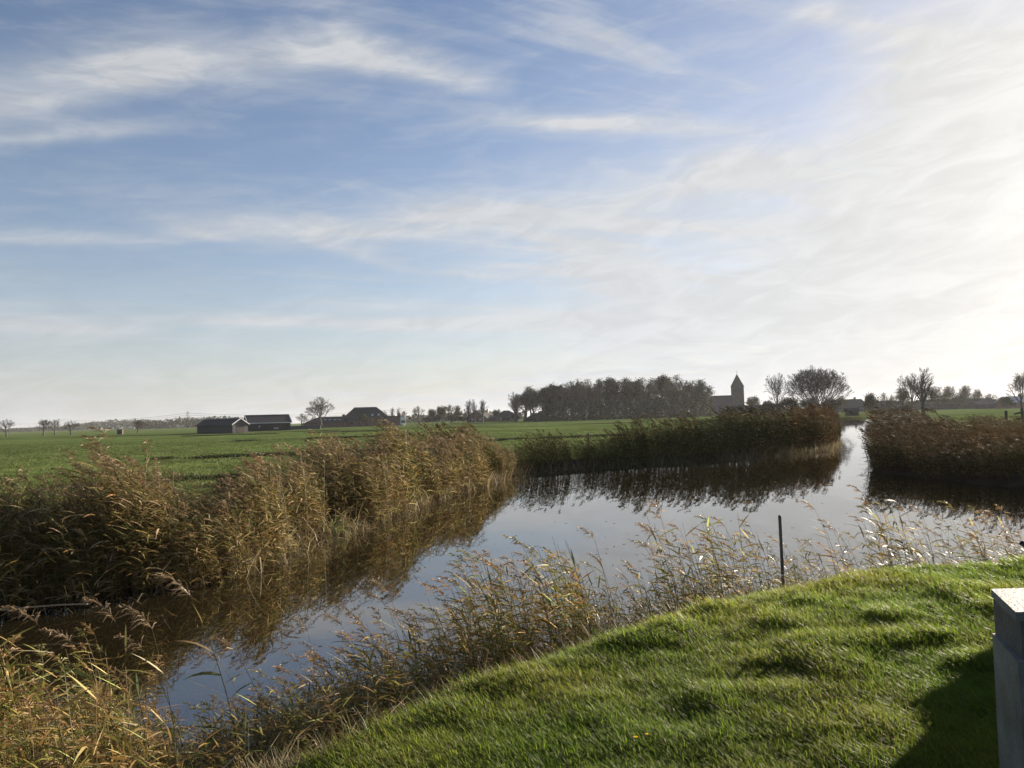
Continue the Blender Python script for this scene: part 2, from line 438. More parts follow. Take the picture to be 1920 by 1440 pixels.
# ------------------------------------------------------------------ reeds
STEM = (.13, .10, .042); LEAFC = [(.25, .185, .08), (.31, .235, .11), (.15, .115, .045), (.14, .135, .045), (.10, .115, .035), (.52, .44, .28)]
PLUME = [(.18, .13, .078), (.23, .17, .10), (.14, .10, .065)]
def reed(r, H=1.5, nleaf=10, plume=True, lw=1.0, hi=False, green=0.0, parts=False, lean=None, fine=1.0):
    S, Lf, P = QB(), QB(), QB()
    lean = r.uniform(.10, .30) if lean is None else lean
    ly = r.uniform(-.12, .12)
    ns = 7 if hi else 4
    ax = lambda t: (-lean*H*t*t + .0, ly*H*t*t, H*t*(1 - .12*lean*t))
    pts = [ax(i/ns) for i in range(ns + 1)]
    r0 = .0036*fine
    S.tube(pts, [r0*(1 - .6*i/ns)*1.0 for i in range(ns + 1)], STEM, 4 if hi else 3)
    for i in range(nleaf):
        t = .16 + .76*(i + r.random()*.6)/nleaf
        p = ax(t)
        az = math.pi + r.normal(0, .75) + (0.5 if i % 2 else -.5)
        if r.random() < .16: az += math.pi
        L = H*r.uniform(.12, .25)*(1 - .35*abs(t - .55))
        el = r.uniform(.15, .95)
        dr = r.uniform(.1, .8)
        nsg = 4 if hi else 3
        q = []
        for s in range(nsg + 1):
            u_ = s/nsg
            e = el - dr*1.3*u_
            if s == 0: q.append(p)
            else:
                pr_ = q[-1]; st = L/nsg
                q.append((pr_[0] + st*math.cos(e)*math.cos(az), pr_[1] + st*math.cos(e)*math.sin(az), pr_[2] + st*math.sin(e)))
        w_ = lw*r.uniform(.009, .017)
        prof = [.55, 1, .85, .5, .06] if nsg == 4 else [.6, 1, .7, .06]
        tw = r.uniform(-.9, .9)
        side = (-math.sin(az)*math.cos(tw), math.cos(az)*math.cos(tw), math.sin(tw))
        kk = r.random()
        c = LEAFC[r.integers(3, 5)] if kk < green else LEAFC[r.choice([0, 1, 2, 5])]
        f = r.uniform(.7, 1.25); c = tuple(x*f for x in c)
        Lf.ribbon(q, [w_*x for x in prof], side, c, tuple(x*r.uniform(.8, 1.3) for x in c))
    if plume:
        top = pts[-1]; PL = H*r.uniform(.13, .20); nb = 46 if hi else 22
        d = np.array([-lean*2, ly*2, 1.0]); d /= np.linalg.norm(d)
        pp = [np.array(top)]
        nseg = 6
        for s in range(nseg):
            d = d + np.array([-.16, 0, -.10]); d /= np.linalg.norm(d)
            pp.append(pp[-1] + d*PL/nseg)
        S.tube([tuple(x) for x in pp], [r0*.4*(1 - .12*i) for i in range(nseg + 1)], STEM, 3)
        for b in range(nb):
            t = (b + r.random())/nb*.98; i = min(nseg - 1, int(t*nseg)); fr = t*nseg - i
            p = pp[i]*(1 - fr) + pp[i+1]*fr
            az = math.pi + r.normal(0, .9)
            L = PL*(.55 - .33*t)*r.uniform(.6, 1.15)
            e = r.uniform(.1, .9); q = [tuple(p)]
            for s in range(2):
                q.append((q[-1][0] + L/2*math.cos(e)*math.cos(az), q[-1][1] + L/2*math.cos(e)*math.sin(az), q[-1][2] + L/2*math.sin(e))); e -= r.uniform(.5, 1.1)
            c = PLUME[r.integers(3)]; f = r.uniform(.75, 1.25); c = tuple(x*f for x in c)
            w_ = (.0055 if hi else .009)*r.uniform(.7, 1.3)*fine
            tw = r.uniform(0, 3.14)
            P.ribbon(q, [w_*.5, w_, w_*.3], (-math.sin(az)*math.cos(tw), math.cos(az)*math.cos(tw), math.sin(tw)), c)
    if parts: return S, Lf, P
    return join_arrays([a for a in (S.arrays(), Lf.arrays(), P.arrays()) if len(a[0])])

rr = np.random.default_rng(21)
reed_mid = [reed(rr, 1.5, 19, k % 5 < 2, 1.3, False, .30, fine=1.1) for k in range(16)]
reed_far = [reed(rr, 1.5, 10, k % 5 < 2, 2.6, False, .3, fine=2.6) for k in range(10)]
def stubs(r):   # broken and bent dead stalks
    b = QB()
    for _ in range(7):
        a = r.uniform(0, 6.28); L = r.uniform(.25, .9); e = r.uniform(.1, 1.3)
        x, y = r.uniform(-.15, .15), r.uniform(-.15, .15)
        q = [(x, y, 0)]
        for s in range(3):
            q.append((q[-1][0] + L/3*math.cos(e)*math.cos(a), q[-1][1] + L/3*math.cos(e)*math.sin(a), q[-1][2] + L/3*math.sin(e))); e -= r.uniform(0, .7)
        c = LEAFC[r.choice([0, 1, 2, 2, 5])]; w_ = r.uniform(.005, .014)
        b.ribbon(q, [w_, w_, w_*.8, w_*.2], (-math.sin(a), math.cos(a), r.uniform(-.5, .5)), tuple(x*.8 for x in c), c)
    return b.arrays()
stub_t = [stubs(rr) for _ in range(8)]

def along(line, n, w=None):
    seg = np.linalg.norm(np.diff(line, axis=0), axis=1)
    if w is not None: wt = seg*w
    else: wt = seg
    idx = rng.choice(len(seg), n, p=wt/wt.sum()); t = rng.random(n)
    p = line[idx]*(1 - t)[:, None] + line[idx+1]*t[:, None]
    d = (line[idx+1] - line[idx]) / seg[idx][:, None]
    return p, d

# heights of the left bed along the photograph's view angle (x/y of the bank)
def left_height(X, Y):
    px = 960 + F*X/Y
    hx = [-400, 0, 120, 200, 270, 320, 370, 450, 530, 600, 650, 695, 760, 900, 935, 955, 975, 1000, 1060, 1130, 1170, 1220, 1300, 1500, 1600]
    hv = [2.0, 2.2, 2.0, 1.95, 2.15, 1.9, 1.5, 1.5, 1.8, 2.1, 2.1, 1.75, 2.15, 2.1, 1.6, 1.05, 1.4, 1.45, 1.4, 1.35, 1.7, 2.0, 2.2, 2.25, 2.2]
    return np.interp(px, hx, hv)*np.interp(px, [930, 980], [.93, 1.0])

def reed_bed(name, label, line, n, inner, weights, hfun, templates, side, tintf, ylim=None, outer=.35, wide=None):
    p, d = along(line, n, weights)
    nrm = np.stack([-d[:, 1], d[:, 0]], -1)*side
    off = -outer + (inner + outer)*rng.random(n)**1.25
    P = p + nrm*off[:, None]
    X, Y = P[:, 0], P[:, 1]
    z, sl, sr, sn = ground_z(X, Y, True)
    k = (np.maximum(sl, sr) > -.6) & (off > -outer + .85*sstep(.35, .9, vnoise(X + 60, Y + 20, 1.9)))
    if ylim: k &= (Y > ylim[0]) & (Y < ylim[1])
    X, Y, z, off = X[k], Y[k], np.maximum(z[k], -.15), off[k]; n = len(X); tall = np.where(rng.random(n) < .06, 1.08, 1.0)
    h = hfun(X, Y)*rng.uniform(.62, 1.08, n)*np.clip(.97 + .1*(off + outer)/.8, .6, 1)*(1 - .25*sstep(inner*.7, inner, off))
    h *= (.72 + .44*vnoise(X, Y, 1.25) + .14*vnoise(X, Y, 3.1))*tall
    s = (h - z)/1.5
    ti = tintf(X, Y, n)
    rot = rng.normal(0, .45, n)
    return bake(templates, np.stack([X, Y, z - .02], -1), rot, s, ti, rng.integers(0, len(templates), n), s*(1 if wide is None else wide))

def tint_left(X, Y, n):
    g_ = sstep(.45, .75, vnoise(X + 50, Y*1.0, 2.1))[:, None]
    px = (960 + F*X/Y)[:, None]
    dark = sstep(950, 1010, px)           # beyond the gap: greenish leaves, with their backlit shade put into the tint
    base = np.array([1.02, .98, .86])*(1 - g_) + np.array([.68, .78, .48])*g_
    base = base*(1 - dark) + dark*(np.array([.42, .47, .33]) + .12*g_)
    red = sstep(1440, 1520, px)
    base = base*(1 - red) + red*np.array([.64, .53, .39])
    return base*rng.uniform(.6, 1.3, (n, 1))

wl = np.ones(len(LEFT) - 1); mid_y = (LEFT[:-1, 1] + LEFT[1:, 1])/2
a1 = reed_bed('x', '', LEFT[2:12], 11500, 2.6, np.array([.8, 1.6, 1.7, 1.6, 1.5, 1.4, 1.3, 1.2, 1.0]), left_height, reed_mid, 1, tint_left)
a2 = reed_bed('x', '', LEFT[10:19], 7500, 3.2, np.array([1.3, 1.3, 1.3, 1.2, 1.0, .7, .35, .2]), left_height, reed_far, 1, tint_left)
# dead litter at the foot
p, d = along(LEFT[2:16], 2600, None)
X = p[:, 0] - d[:, 1]*(rng.random(2600)*.9 - .45); Y = p[:, 1] + d[:, 0]*(rng.random(2600)*.9 - .45)
zl = np.maximum(ground_z(X, Y), 0)
a3 = bake(stub_t, np.stack([X, Y, zl], -1), rng.uniform(0, 6.28, 2600), rng.uniform(.5, 1.2, 2600), rng.uniform(.4, 1.2, (2600, 1))*np.ones(3), rng.integers(0, 8, 2600))
o = link('reed_bed', np_mesh('reed_bed', *join_arrays([a1, a3])), None, M_reed)
tag(o, 'tall golden brown reed bed along the far bank at left', 'reeds', kind='stuff')
o = link('reed_bed', np_mesh('reed_bed', *a2), None, M_reed_dense)
tag(o, 'dark green brown reed bed along the far bank before the wood', 'reeds', kind='stuff')

def right_h(X, Y): return np.interp(Y, [15, 24, 30, 40, 150], [1.2, 1.35, 1.42, 1.5, 1.6])
def tint_right(X, Y, n):
    g_ = vnoise(X, Y, 3.0)[:, None]
    return (np.array([.55, .47, .38])*(1 - .4*g_) + .4*g_*np.array([.5, .46, .28]))*rng.uniform(.5, 1.2, (n, 1))
b1 = reed_bed('x', '', RIGHT[1:10], 4200, 4.5, np.array([.3, .5, 1, 1.4, 1.4, 1.4, 1.5, 1.0]), right_h, reed_far, -1, tint_right)
# the wide interior of the right hand bed
u = rng.random(9000); Y = 1/(1/22 + u*(1/150 - 1/22)); X = (.42 + rng.random(9000)*.3)*Y
z, sl, sr, sn = ground_z(X, Y, True)
px = 960 + F*X/Y
lim = np.interp(px, [1600, 1735, 1750, 1800, 1830, 1860, 1890, 1960], [150, 150, 66, 62, 80, 80, 62, 60])
k = (sr > 1.5) & (Y < lim)
X, Y, z = X[k], Y[k], z[k]; n = len(X)
h = rng.uniform(.75, 1.15, n)*(.8 + .35*vnoise(X, Y, 4.0)) + np.interp(Y, [22, 60, 150], [0, .05, .1])
b2 = bake(reed_far, np.stack([X, Y, z - .02], -1), rng.normal(0, .6, n), h/1.5, tint_right(X, Y, n)*np.array([1.3, 1.28, 1.2]), rng.integers(0, 10, n), h/1.5*np.clip(Y/40, 1, 2.6))
o = link('reed_bed', np_mesh('reed_bed', *join_arrays([b1, b2])), None, M_reed_dense)
tag(o, 'wide reddish brown reed bed on the right bank of the river', 'reeds', kind='stuff')
# far bend
b3 = reed_bed('x', '', RIGHT[9:16], 1300, 5.0, None, lambda X, Y: np.full(len(X), 1.9), reed_far, -1, tint_right, wide=2.4)
b4 = reed_bed('x', '', LEFT[17:22], 700, 4.0, None, lambda X, Y: np.full(len(X), 1.9), reed_far, 1, tint_right, wide=2.4)
o = link('reed_bed', np_mesh('reed_bed', *join_arrays([b3, b4])), None, M_reed_dense)
tag(o, 'distant hazy reed bed where the river bends away', 'reeds', kind='stuff')

# near reeds, the thick mixed fringe at the foot of the lawn
n = 12500
reed_near = [reed(rr, 1.3, 12, k % 3 == 0, 1.45, False, .45) for k in range(14)]
p, d = along(NEAR[3:13], n, np.array([7.0, 7.5, 6.5, 3.6, 2.4, 1.6, 1.1, .9, .8]))
nrm = np.stack([d[:, 1], -d[:, 0]], -1)
off = rng.random(n)*1.35 - .55
off = np.where((p[:, 1] < 5.4) & (rng.random(n) < .75), .7 - 2.9*rng.random(n), off)
X, Y = p[:, 0] + nrm[:, 0]*off, p[:, 1] + nrm[:, 1]*off
z, sl, sr, sn = ground_z(X, Y, True)
z = np.maximum(z, -.2)
px = 960 + F*X/np.maximum(Y, .5)
hm = np.interp(px, [-900, 0, 300, 520, 640, 800, 900, 1080, 1180, 1300, 1420, 1500, 1640, 1800, 2000], [1.3, 1.25, .9, .62, .75, .9, 1.1, 1.05, .8, 1.15, 1.15, 1.0, 1.15, 1.1, 1.0])
h = hm*rng.uniform(.35, 1.05, n)*(.7 + .6*vnoise(X, Y, .5))
keep = (rng.random(n) < np.interp(px, [300, 420, 640, 1080, 1180, 1920], [.98, .72, .5, .62, .42, .48])) & (sn < 1.0)
X, Y, z, h = X[keep], Y[keep], z[keep], h[keep]; n = len(X)
ti = np.where(rng.random((n, 1)) < .38, np.array([.95, 1.15, .66]), np.array([1.3, 1.12, .82]))*rng.uniform(.7, 1.3, (n, 1))
c1 = bake(reed_near, np.stack([X, Y, z - .02], -1), rng.normal(0, .5, n), h/1.3, ti, rng.integers(0, 14, n), np.maximum(h/1.3, .55))
n2_ = 5200
p, d = along(NEAR[3:13], n2_, np.array([3.2, 3.6, 3.6, 3.2, 2.4, 1.4, 1.0, .8, .8]))
off = rng.random(n2_)*1.3 - .5
X, Y = p[:, 0] + d[:, 1]*off, p[:, 1] - d[:, 0]*off
z = np.maximum(ground_z(X, Y), 0)
c2 = bake(stub_t, np.stack([X, Y, z - .01], -1), rng.uniform(0, 6.28, n2_), rng.uniform(.35, .95, n2_), rng.uniform(.4, 1.1, (n2_, 1))*np.ones(3), rng.integers(0, 8, n2_))
o = link('reed_bed', np_mesh('reed_bed', *join_arrays([c1, c2])), None, M_reed)
tag(o, 'loose fringe of low brown and green reeds below the lawn edge', 'reeds', kind='stuff')

# single reeds that stand out against the water
protos = []
for k in range(14):
    S, Lf, P = reed(rr, 1.3, int(rr.integers(7, 12)), True, 1.35, True, .45, True, lean=rr.uniform(.12, .34))
    protos.append((S.mesh('reed_stem'), Lf.mesh('reed_leaves'), P.mesh('reed_plume')))
    for me in protos[-1]: me.materials.append(M_reed)
ORD = ['first', 'second', 'third', 'fourth', 'fifth', 'sixth', 'seventh', 'eighth', 'ninth', 'tenth', 'eleventh', 'twelfth', 'thirteenth', 'fourteenth', 'fifteenth', 'sixteenth', 'seventeenth', 'eighteenth', 'nineteenth', 'twentieth']
tops = [(55, 1105), (100, 1150), (150, 1118), (205, 1128), (247, 1172), (312, 1062), (405, 1205), (430, 1180), (520, 1165), (560, 1190), (612, 1135), (652, 1120), (700, 1085),
        (722, 1085), (762, 1130), (822, 1065), (856, 1050), (900, 1085), (932, 1045), (975, 1028), (990, 1012), (1012, 1060), (1072, 988), (1096, 1030), (1150, 1045), (1200, 1002), (1222, 1018), (1305, 1006), (1335, 1012), (1388, 998), (1408, 988), (1442, 1040),
        (1512, 1002), (1540, 966), (1572, 982), (1630, 1000), (1662, 1018), (1688, 940), (1702, 968), (1745, 985), (1768, 958), (1812, 965), (1832, 990), (1870, 1005), (1902, 1000)]
def near_depth(px): return float(np.interp(px, [0, 250, 450, 640, 850, 1000, 1150, 1300, 1467, 1700, 1920], [4.6, 4.9, 5.6, 6.3, 7.2, 7.8, 8.5, 9.0, 9.35, 9.55, 9.55]))
reg = [('bent over the brown water at far left', 0, 380), ('before the dark reflections', 380, 780), ('against the pale water mid river', 780, 1170), ('left of the grey stake', 1170, 1460), ('right of the grey stake', 1460, 2000)]
cnt = {}
for i, (px, py) in enumerate(tops):
    yd = near_depth(px) + rng.uniform(-.25, .15)
    tp = at_depth(px, py, yd)
    zb = float(max(ground_z(tp[0] + .3, yd)[0], -.05))
    H = tp[2] - zb
    me = protos[i % 14]
    s = max(.3, H/1.42)
    r_ = empty('reed', (tp[0] + .42*s, yd, zb - .02), float(rng.normal(0, .18)))
    r_.scale = (s, s, s)
    for nm, m_ in zip(('stem', 'leaves', 'plume'), me): link(nm, m_, r_)
    for (txt, a, b) in reg:
        if a <= px < b:
            q = cnt.get(txt, 0); cnt[txt] = q + 1
            tag(r_, f'single plumed reed {txt}, {ORD[q]} from the left there', 'reed', 'single reeds on the near bank')

# sedge tufts and fallen stems along the far waterline
def sedge(px, py, n, L, label, seed, cols):
    r = np.random.default_rng(seed); b = QB(); p0 = on_plane(px, py, 0.02)
    for _ in range(n):
        a = r.uniform(0, 6.28); e = r.uniform(.5, 1.45); l = L*r.uniform(.5, 1.1); q = [(r.uniform(-.12, .12), r.uniform(-.08, .08), 0)]
        for s in range(5):
            q.append((q[-1][0] + l/5*math.cos(e)*math.cos(a), q[-1][1] + l/5*math.cos(e)*math.sin(a), q[-1][2] + l/5*math.sin(e))); e -= r.uniform(.15, .6)
        w_ = r.uniform(.012, .024); c = cols[r.integers(len(cols))]
        b.ribbon(q, [w_, w_, w_, w_*.9, w_*.6, w_*.1], (-math.sin(a), math.cos(a), r.uniform(-.4, .4)), c)
    o = link('sedge_tuft', b.mesh('sedge_tuft'), None, M_reed); o.location = tuple(p0)
    tag(o, label, 'sedge', 'sedge tufts at the far waterline')
sedge(545, 1030, 34, .75, 'smaller arching sedge tuft at the far waterline beside the dark hollow', 5, [(.3, .27, .12), (.14, .17, .05), (.36, .3, .17)])
sedge(626, 1003, 46, .95, 'larger sedge tuft with green blades and pale dead blades at its foot', 6, [(.10, .16, .04), (.13, .18, .05), (.4, .34, .2)])

def fallen(pts, rad, label, y_):
    b = QB(); P = [at_depth(px, py, y_ + dy) for (px, py, dy) in pts]
    c0 = P[0].copy()
    b.tube([tuple(p - c0) for p in P], [rad]*len(P), (.30, .26, .19), 5)
    o = link('fallen_stem', b.mesh('fallen_stem', True), None, M_reed); o.location = tuple(c0)
    tag(o, label, 'stem', 'fallen reed stems at the far waterline')
fallen([(0, 1144, 0), (60, 1138, .05), (110, 1134, .1), (165, 1132, .1)], .011, 'pale straight stem lying over the water at far left', 10.3)
fallen([(385, 1062, 0), (405, 1050, 0), (430, 1048, 0), (455, 1056, 0), (478, 1048, .1)], .010, 'pale arched stem beside the dark hollow in the reeds', 13.0)
fallen([(600, 1012, 0), (618, 1000, 0), (632, 984, 0), (640, 975, 0)], .016, 'thick bleached stem leaning at the foot of the sedge', 17.3)
fallen([(596, 1002, 0), (615, 1004, 0), (636, 1000, 0)], .014, 'short bleached stem lying level at the foot of the sedge', 17.2)

# floating leaves on the water
b = QB(); r = np.random.default_rng(9)
for _ in range(420):
    yy = 1/(1/9 + r.random()*(1/75 - 1/9)); xx = (r.uniform(-.3, .62))*yy
    a = r.uniform(0, 6.28); l = r.uniform(.02, .09); w_ = r.uniform(.01, .03)
    b.card((xx, yy, .004), (l*math.cos(a), l*math.sin(a), 0), (-w_*math.sin(a), w_*math.cos(a), r.uniform(0, .008)), (.09, .07, .04))
v_, q_, c_ = b.arrays(); mid = v_[q_].mean(1)
o = link('floating_leaves', np_mesh('floating_leaves', v_, q_, c_), None, M_reed)
tag(o, 'scattered dark leaves floating on the calm river', 'leaves', kind='stuff')

# ------------------------------------------------------------------ trees
def tree_mesh(seed, H, W, trunk_h, n_limb, style='bare', bark=(.075, .06, .05), leafc=None, leaf_n=0, leaf_s=.3, cy=None, twig_r=.02, stems=1, counts=(5, 5, 4)):
    """trunk mesh (stems and limbs) and crown mesh (branches, twigs, leaves) of one tree; unit = metres"""
    r = random.Random(seed); T, C = QB(), QB()
    cz = (H + trunk_h)/2 if cy is None else cy
    rz, rx = H - cz, W/2
    rzl = max(.5, cz - trunk_h*.75)
    tips = []
    ecc = (r.uniform(.85, 1.1), r.uniform(.85, 1.1))
    lob = [(r.uniform(0, 6.28), r.uniform(.68, 1.12)) for _ in range(7)]
    def inside_env(p):
        dz = p[2] - cz; k = rz if dz > 0 else rzl
        a = math.atan2(p[1], p[0]); m = 1.0
        i = int((a + math.pi)/6.2832*7) % 7; m = lob[i][1]*(1 if dz < 0 else .97)
        return (p[0]/(rx*ecc[0]*m))**2 + (p[1]/(rx*ecc[1]*m))**2 + (dz/(k*(.9 + .12*m)))**2 < 1.0
    def norm(d):
        l = math.sqrt(d[0]**2 + d[1]**2 + d[2]**2) or 1; return (d[0]/l, d[1]/l, d[2]/l)
    def grow(p, d, L, rad, lev):
        ns = 5 if lev == 0 else (4 if lev == 1 else (3 if lev == 2 else 2))
        pts = [p]; dirs = [d]; wob = (.05, .22, .28, .34, .4)[lev]; up = (.05, .22, .17, .11, .06)[lev]
        if style == 'droop' and lev > 1: up = -.06
        for i in range(ns):
            d = norm((d[0] + r.uniform(-wob, wob), d[1] + r.uniform(-wob, wob), d[2] + r.uniform(-wob, wob)*.7 + up))
            q = (p[0] + d[0]*L/ns, p[1] + d[1]*L/ns, p[2] + d[2]*L/ns)
            if 0 < lev <= (len(counts) + (style == 'column')) and i > 0 and not inside_env(q): break
            pts.append(q); dirs.append(d); p = q
        n = len(pts)
        if n < 2: return
        r1 = max(twig_r*.7, rad*(.55 if lev < 2 else .4))
        rads = [rad + (r1 - rad)*i/(n-1) for i in range(n)]
        if lev == 0: rads[0] *= 1.35
        f = r.uniform(.8, 1.2)
        (T if lev < 2 else C).tube(pts, rads, tuple(x*f for x in bark), 7 if lev == 0 else (5 if lev == 1 else 3))
        if lev == len(counts) + 1:
            tips.append((pts[-1], dirs[-1])); return
        if lev >= len(counts) - 0 and r.random() < .25: tips.append((pts[-1], dirs[-1]))
        if lev == 0:
            nc = n_limb
        else: nc = counts[lev - 1]
        a0 = r.uniform(0, 6.28)
        for k in range(nc):
            t = (k + r.uniform(.2, .9))/nc
            t = ((.36 + .64*t) if style == 'leader' else (.5 + .5*t)) if (lev == 0 and style != 'column') else ((.3 + .7*t) if lev == 0 else .22 + .78*t)
            x = t*(n - 1); i = min(n - 2, int(x)); fr = x - i
            q = tuple(pts[i][m]*(1 - fr) + pts[i+1][m]*fr for m in range(3)); dd = dirs[min(i + 1, n - 1)]
            a = a0 + k*2.4 + r.uniform(-.5, .5)
            ang = r.uniform(.45, 1.05) if lev else r.uniform(.35, 1.15)
            if style == 'column': ang *= .6
            if k == nc - 1: ang *= .35
            ax = norm((math.cos(a), math.sin(a), r.uniform(-.1, .3)))
            # part of ax perpendicular to dd
            dot = sum(ax[m]*dd[m] for m in range(3)); pe = norm(tuple(ax[m] - dot*dd[m] for m in range(3)))
            nd_ = norm(tuple(dd[m]*math.cos(ang) + pe[m]*math.sin(ang) for m in range(3)))
            if lev == 0: LL = max(rx, rz)*r.uniform(.95, 1.35)*(.7 if style == 'column' else (1.05 - .5*t if style == 'leader' else 1.0 - .25*t))
            else: LL = L*r.uniform(.42, .68)*(1.15 - .5*t)
            grow(q, nd_, LL, max(twig_r, rads[i]*(.55 if lev == 0 else .5)*r.uniform(.75, 1.1)), lev + 1)
    if stems == 1:
        grow((0, 0, -.3), norm((r.uniform(-.06, .06), r.uniform(-.06, .06), 1)), trunk_h*1.15 + .3 + (rz*.5 if style == 'column' else rz*(.95 if style == 'leader' else .3)), H*.03, 0)
    else:
        for k in range(stems):
            a = 6.283*k/stems + r.uniform(-.3, .3); tl = r.uniform(.05, .75)
            grow((.25*math.cos(a), .25*math.sin(a), -.2), norm((tl*math.cos(a), tl*math.sin(a), 1)), H*.42, H*.013, 0)
    if leaf_n and tips:
        for _ in range(leaf_n):
            p, d = r.choice(tips); f = r.uniform(.6, 1.35); c = r.choice(leafc)
            s = leaf_s*r.uniform(.5, 1.2)
            u = norm((r.uniform(-1, 1), r.uniform(-1, 1), r.uniform(-1, 1))); w_ = norm((r.uniform(-1, 1), r.uniform(-1, 1), r.uniform(-.6, 1)))
            j = leaf_s*1.6
            C.card((p[0] + r.gauss(0, j), p[1] + r.gauss(0, j), p[2] + r.gauss(0, j)*.8), tuple(s*x for x in u), tuple(s*x for x in w_), tuple(x*f for x in c))
    return T, C

class Species:
    def __init__(s, H, **kw):
        T, C = tree_mesh(H=H, **kw)
        zs = max(v[2] for v in C.v); s.H = zs
        xs = [v[0] for v in C.v]; s.W = max(xs) - min(xs)
        s.t = T.mesh('trunk', True); s.t.materials.append(M_bark)
        s.c = C.mesh('crown'); s.c.materials.append(M_twig)

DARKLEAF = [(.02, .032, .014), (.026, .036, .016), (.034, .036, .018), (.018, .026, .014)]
BROWNLEAF = [(.10, .075, .035), (.08, .07, .03), (.12, .085, .04)]
OLIVE = [(.06, .07, .025), (.08, .08, .03), (.05, .06, .025)]
SP = {
 'bare_a': Species(9, seed=1, style='leader', W=9, trunk_h=2.4, n_limb=7, twig_r=.03, counts=(5, 5, 4)),
 'bare_b': Species(9, seed=2, style='leader', W=8, trunk_h=2.6, n_limb=8, twig_r=.03, counts=(5, 5, 4), leafc=BROWNLEAF, leaf_n=250, leaf_s=.22),
 'bare_c': Species(9, seed=3, style='leader', W=8.5, trunk_h=2.2, n_limb=8, twig_r=.028, counts=(5, 5, 4)),
 'oak_big': Species(12, seed=4, W=13, trunk_h=2.6, n_limb=9, twig_r=.028, counts=(6, 6, 5)),
 'oak_river': Species(12, seed=14, W=12, trunk_h=3.2, n_limb=9, twig_r=.032, counts=(6, 5, 5)),
 'tall_a': Species(14, seed=5, W=7.5, trunk_h=4.0, n_limb=11, style='column', twig_r=.03, counts=(5, 5, 4)),
 'tall_b': Species(14, seed=6, W=7, trunk_h=3.6, n_limb=12, style='column', twig_r=.03, counts=(5, 5, 4)),
 'wood_leafy_a': Species(18, seed=7, W=11, trunk_h=6, n_limb=12, style='leader', twig_r=.035, counts=(5, 4, 3), leafc=DARKLEAF, leaf_n=7000, leaf_s=.36),
 'wood_leafy_b': Species(18, seed=8, W=11, trunk_h=5.5, n_limb=12, style='leader', twig_r=.035, counts=(5, 4, 3), leafc=DARKLEAF + OLIVE, leaf_n=5000, leaf_s=.36),
 'wood_thin': Species(18, seed=9, W=8.5, trunk_h=5, n_limb=12, style='column', twig_r=.035, counts=(5, 5, 4), leafc=BROWNLEAF + OLIVE, leaf_n=2600, leaf_s=.26),
 'wood_bare': Species(18, seed=10, W=9, trunk_h=4.5, n_limb=12, style='column', twig_r=.032, counts=(6, 5, 4)),
 'willow': Species(11, seed=12, W=13.5, trunk_h=.8, n_limb=5, twig_r=.022, stems=11, counts=(5, 4, 4), leafc=BROWNLEAF, leaf_n=200, leaf_s=.18, cy=5.6),
 'leafy_a': Species(9, seed=13, W=9, trunk_h=1.8, n_limb=9, twig_r=.03, counts=(5, 4, 3), leafc=OLIVE + DARKLEAF, leaf_n=5000, leaf_s=.26),
 'leafy_b': Species(9, seed=15, W=10, trunk_h=1.6, n_limb=9, twig_r=.03, counts=(5, 4, 4), leafc=OLIVE + BROWNLEAF, leaf_n=3400, leaf_s=.24),
 'bush': Species(5, seed=16, W=6.5, trunk_h=.4, n_limb=5, twig_r=.02, stems=6, counts=(4, 4, 3), leafc=DARKLEAF + OLIVE, leaf_n=2600, leaf_s=.26, cy=2.2),
 'bush_twig': Species(5, seed=17, W=6, trunk_h=.4, n_limb=5, twig_r=.014, stems=9, counts=(4, 4, 3), leafc=BROWNLEAF + OLIVE, leaf_n=1500, leaf_s=.16, cy=2.3),
}
def plant(kind, px, top, D, width_px, label, cat='tree', group=None, name='bare_tree', base=None, rz=None):
    sp = SP[kind]
    tp = at_depth(px, top, D)
    zb = FIELD_Z if base is None else base
    H = tp[2] - zb
    r_ = empty(name, (tp[0], D, zb - .05), random.uniform(0, 6.28) if rz is None else rz)
    sz = H/sp.H; sw = width_px/F*D/sp.W
    r_.scale = (sw, sw, sz)
    link('trunk', sp.t, r_); link('crown', sp.c, r_)
    tag(r_, label, cat, group)
    return r_

G1 = 'bare trees along the left horizon'
plant('bare_a', 12, 785, 300, 34, 'leftmost bare tree on the meadow horizon', group=G1)
plant('bare_b', 81, 785, 300, 30, 'bare tree left of the close pair on the horizon', group=G1)
plant('bare_c', 102, 786, 305, 26, 'slender bare tree right of the close pair on the horizon', group=G1)
plant('bare_a', 133, 788, 300, 34, 'round bare tree standing alone right of the close pair', group=G1, rz=2.0)
plant('bare_b', 258, 786, 300, 28, 'bare tree beside the small brown hut', group=G1, rz=1.0)
plant('leafy_b', 205, 800, 620, 16, 'small hazy round tree in front of the far treeline', name='leafy_tree')
plant('bare_c', 390, 781, 420, 26, 'small bare crown showing over the black barn roof', rz=.5)
plant('bare_b', 518, 776, 420, 20, 'small bare crown over the long grey barn roof', rz=3)
plant('oak_big', 602, 742, 310, 60, 'large spreading bare oak left of the farmhouse')
plant('bare_a', 565, 774, 320, 30, 'smaller bare tree between long barn and big oak', rz=4)
plant('bare_c', 585, 781, 335, 24, 'low bare tree just left under the big oak', rz=5)
plant('leafy_b', 682, 774, 300, 22, 'small olive tree in front of the big farmhouse roof', name='leafy_tree')
plant('tall_a', 722, 769, 400, 12, 'thin bare tree right beside the farmhouse roof', rz=1)
plant('tall_b', 735, 763, 400, 11, 'tallest thin bare tree behind the annex chimney', rz=2)
plant('tall_a', 746, 763, 410, 10, 'thin bare tree above the annex chimney', rz=3)
plant('bare_b', 758, 769, 400, 14, 'low bare tree right of the white annex', rz=4)
plant('bare_a', 785, 760, 390, 30, 'round bare tree standing alone right of the farm', rz=.4)
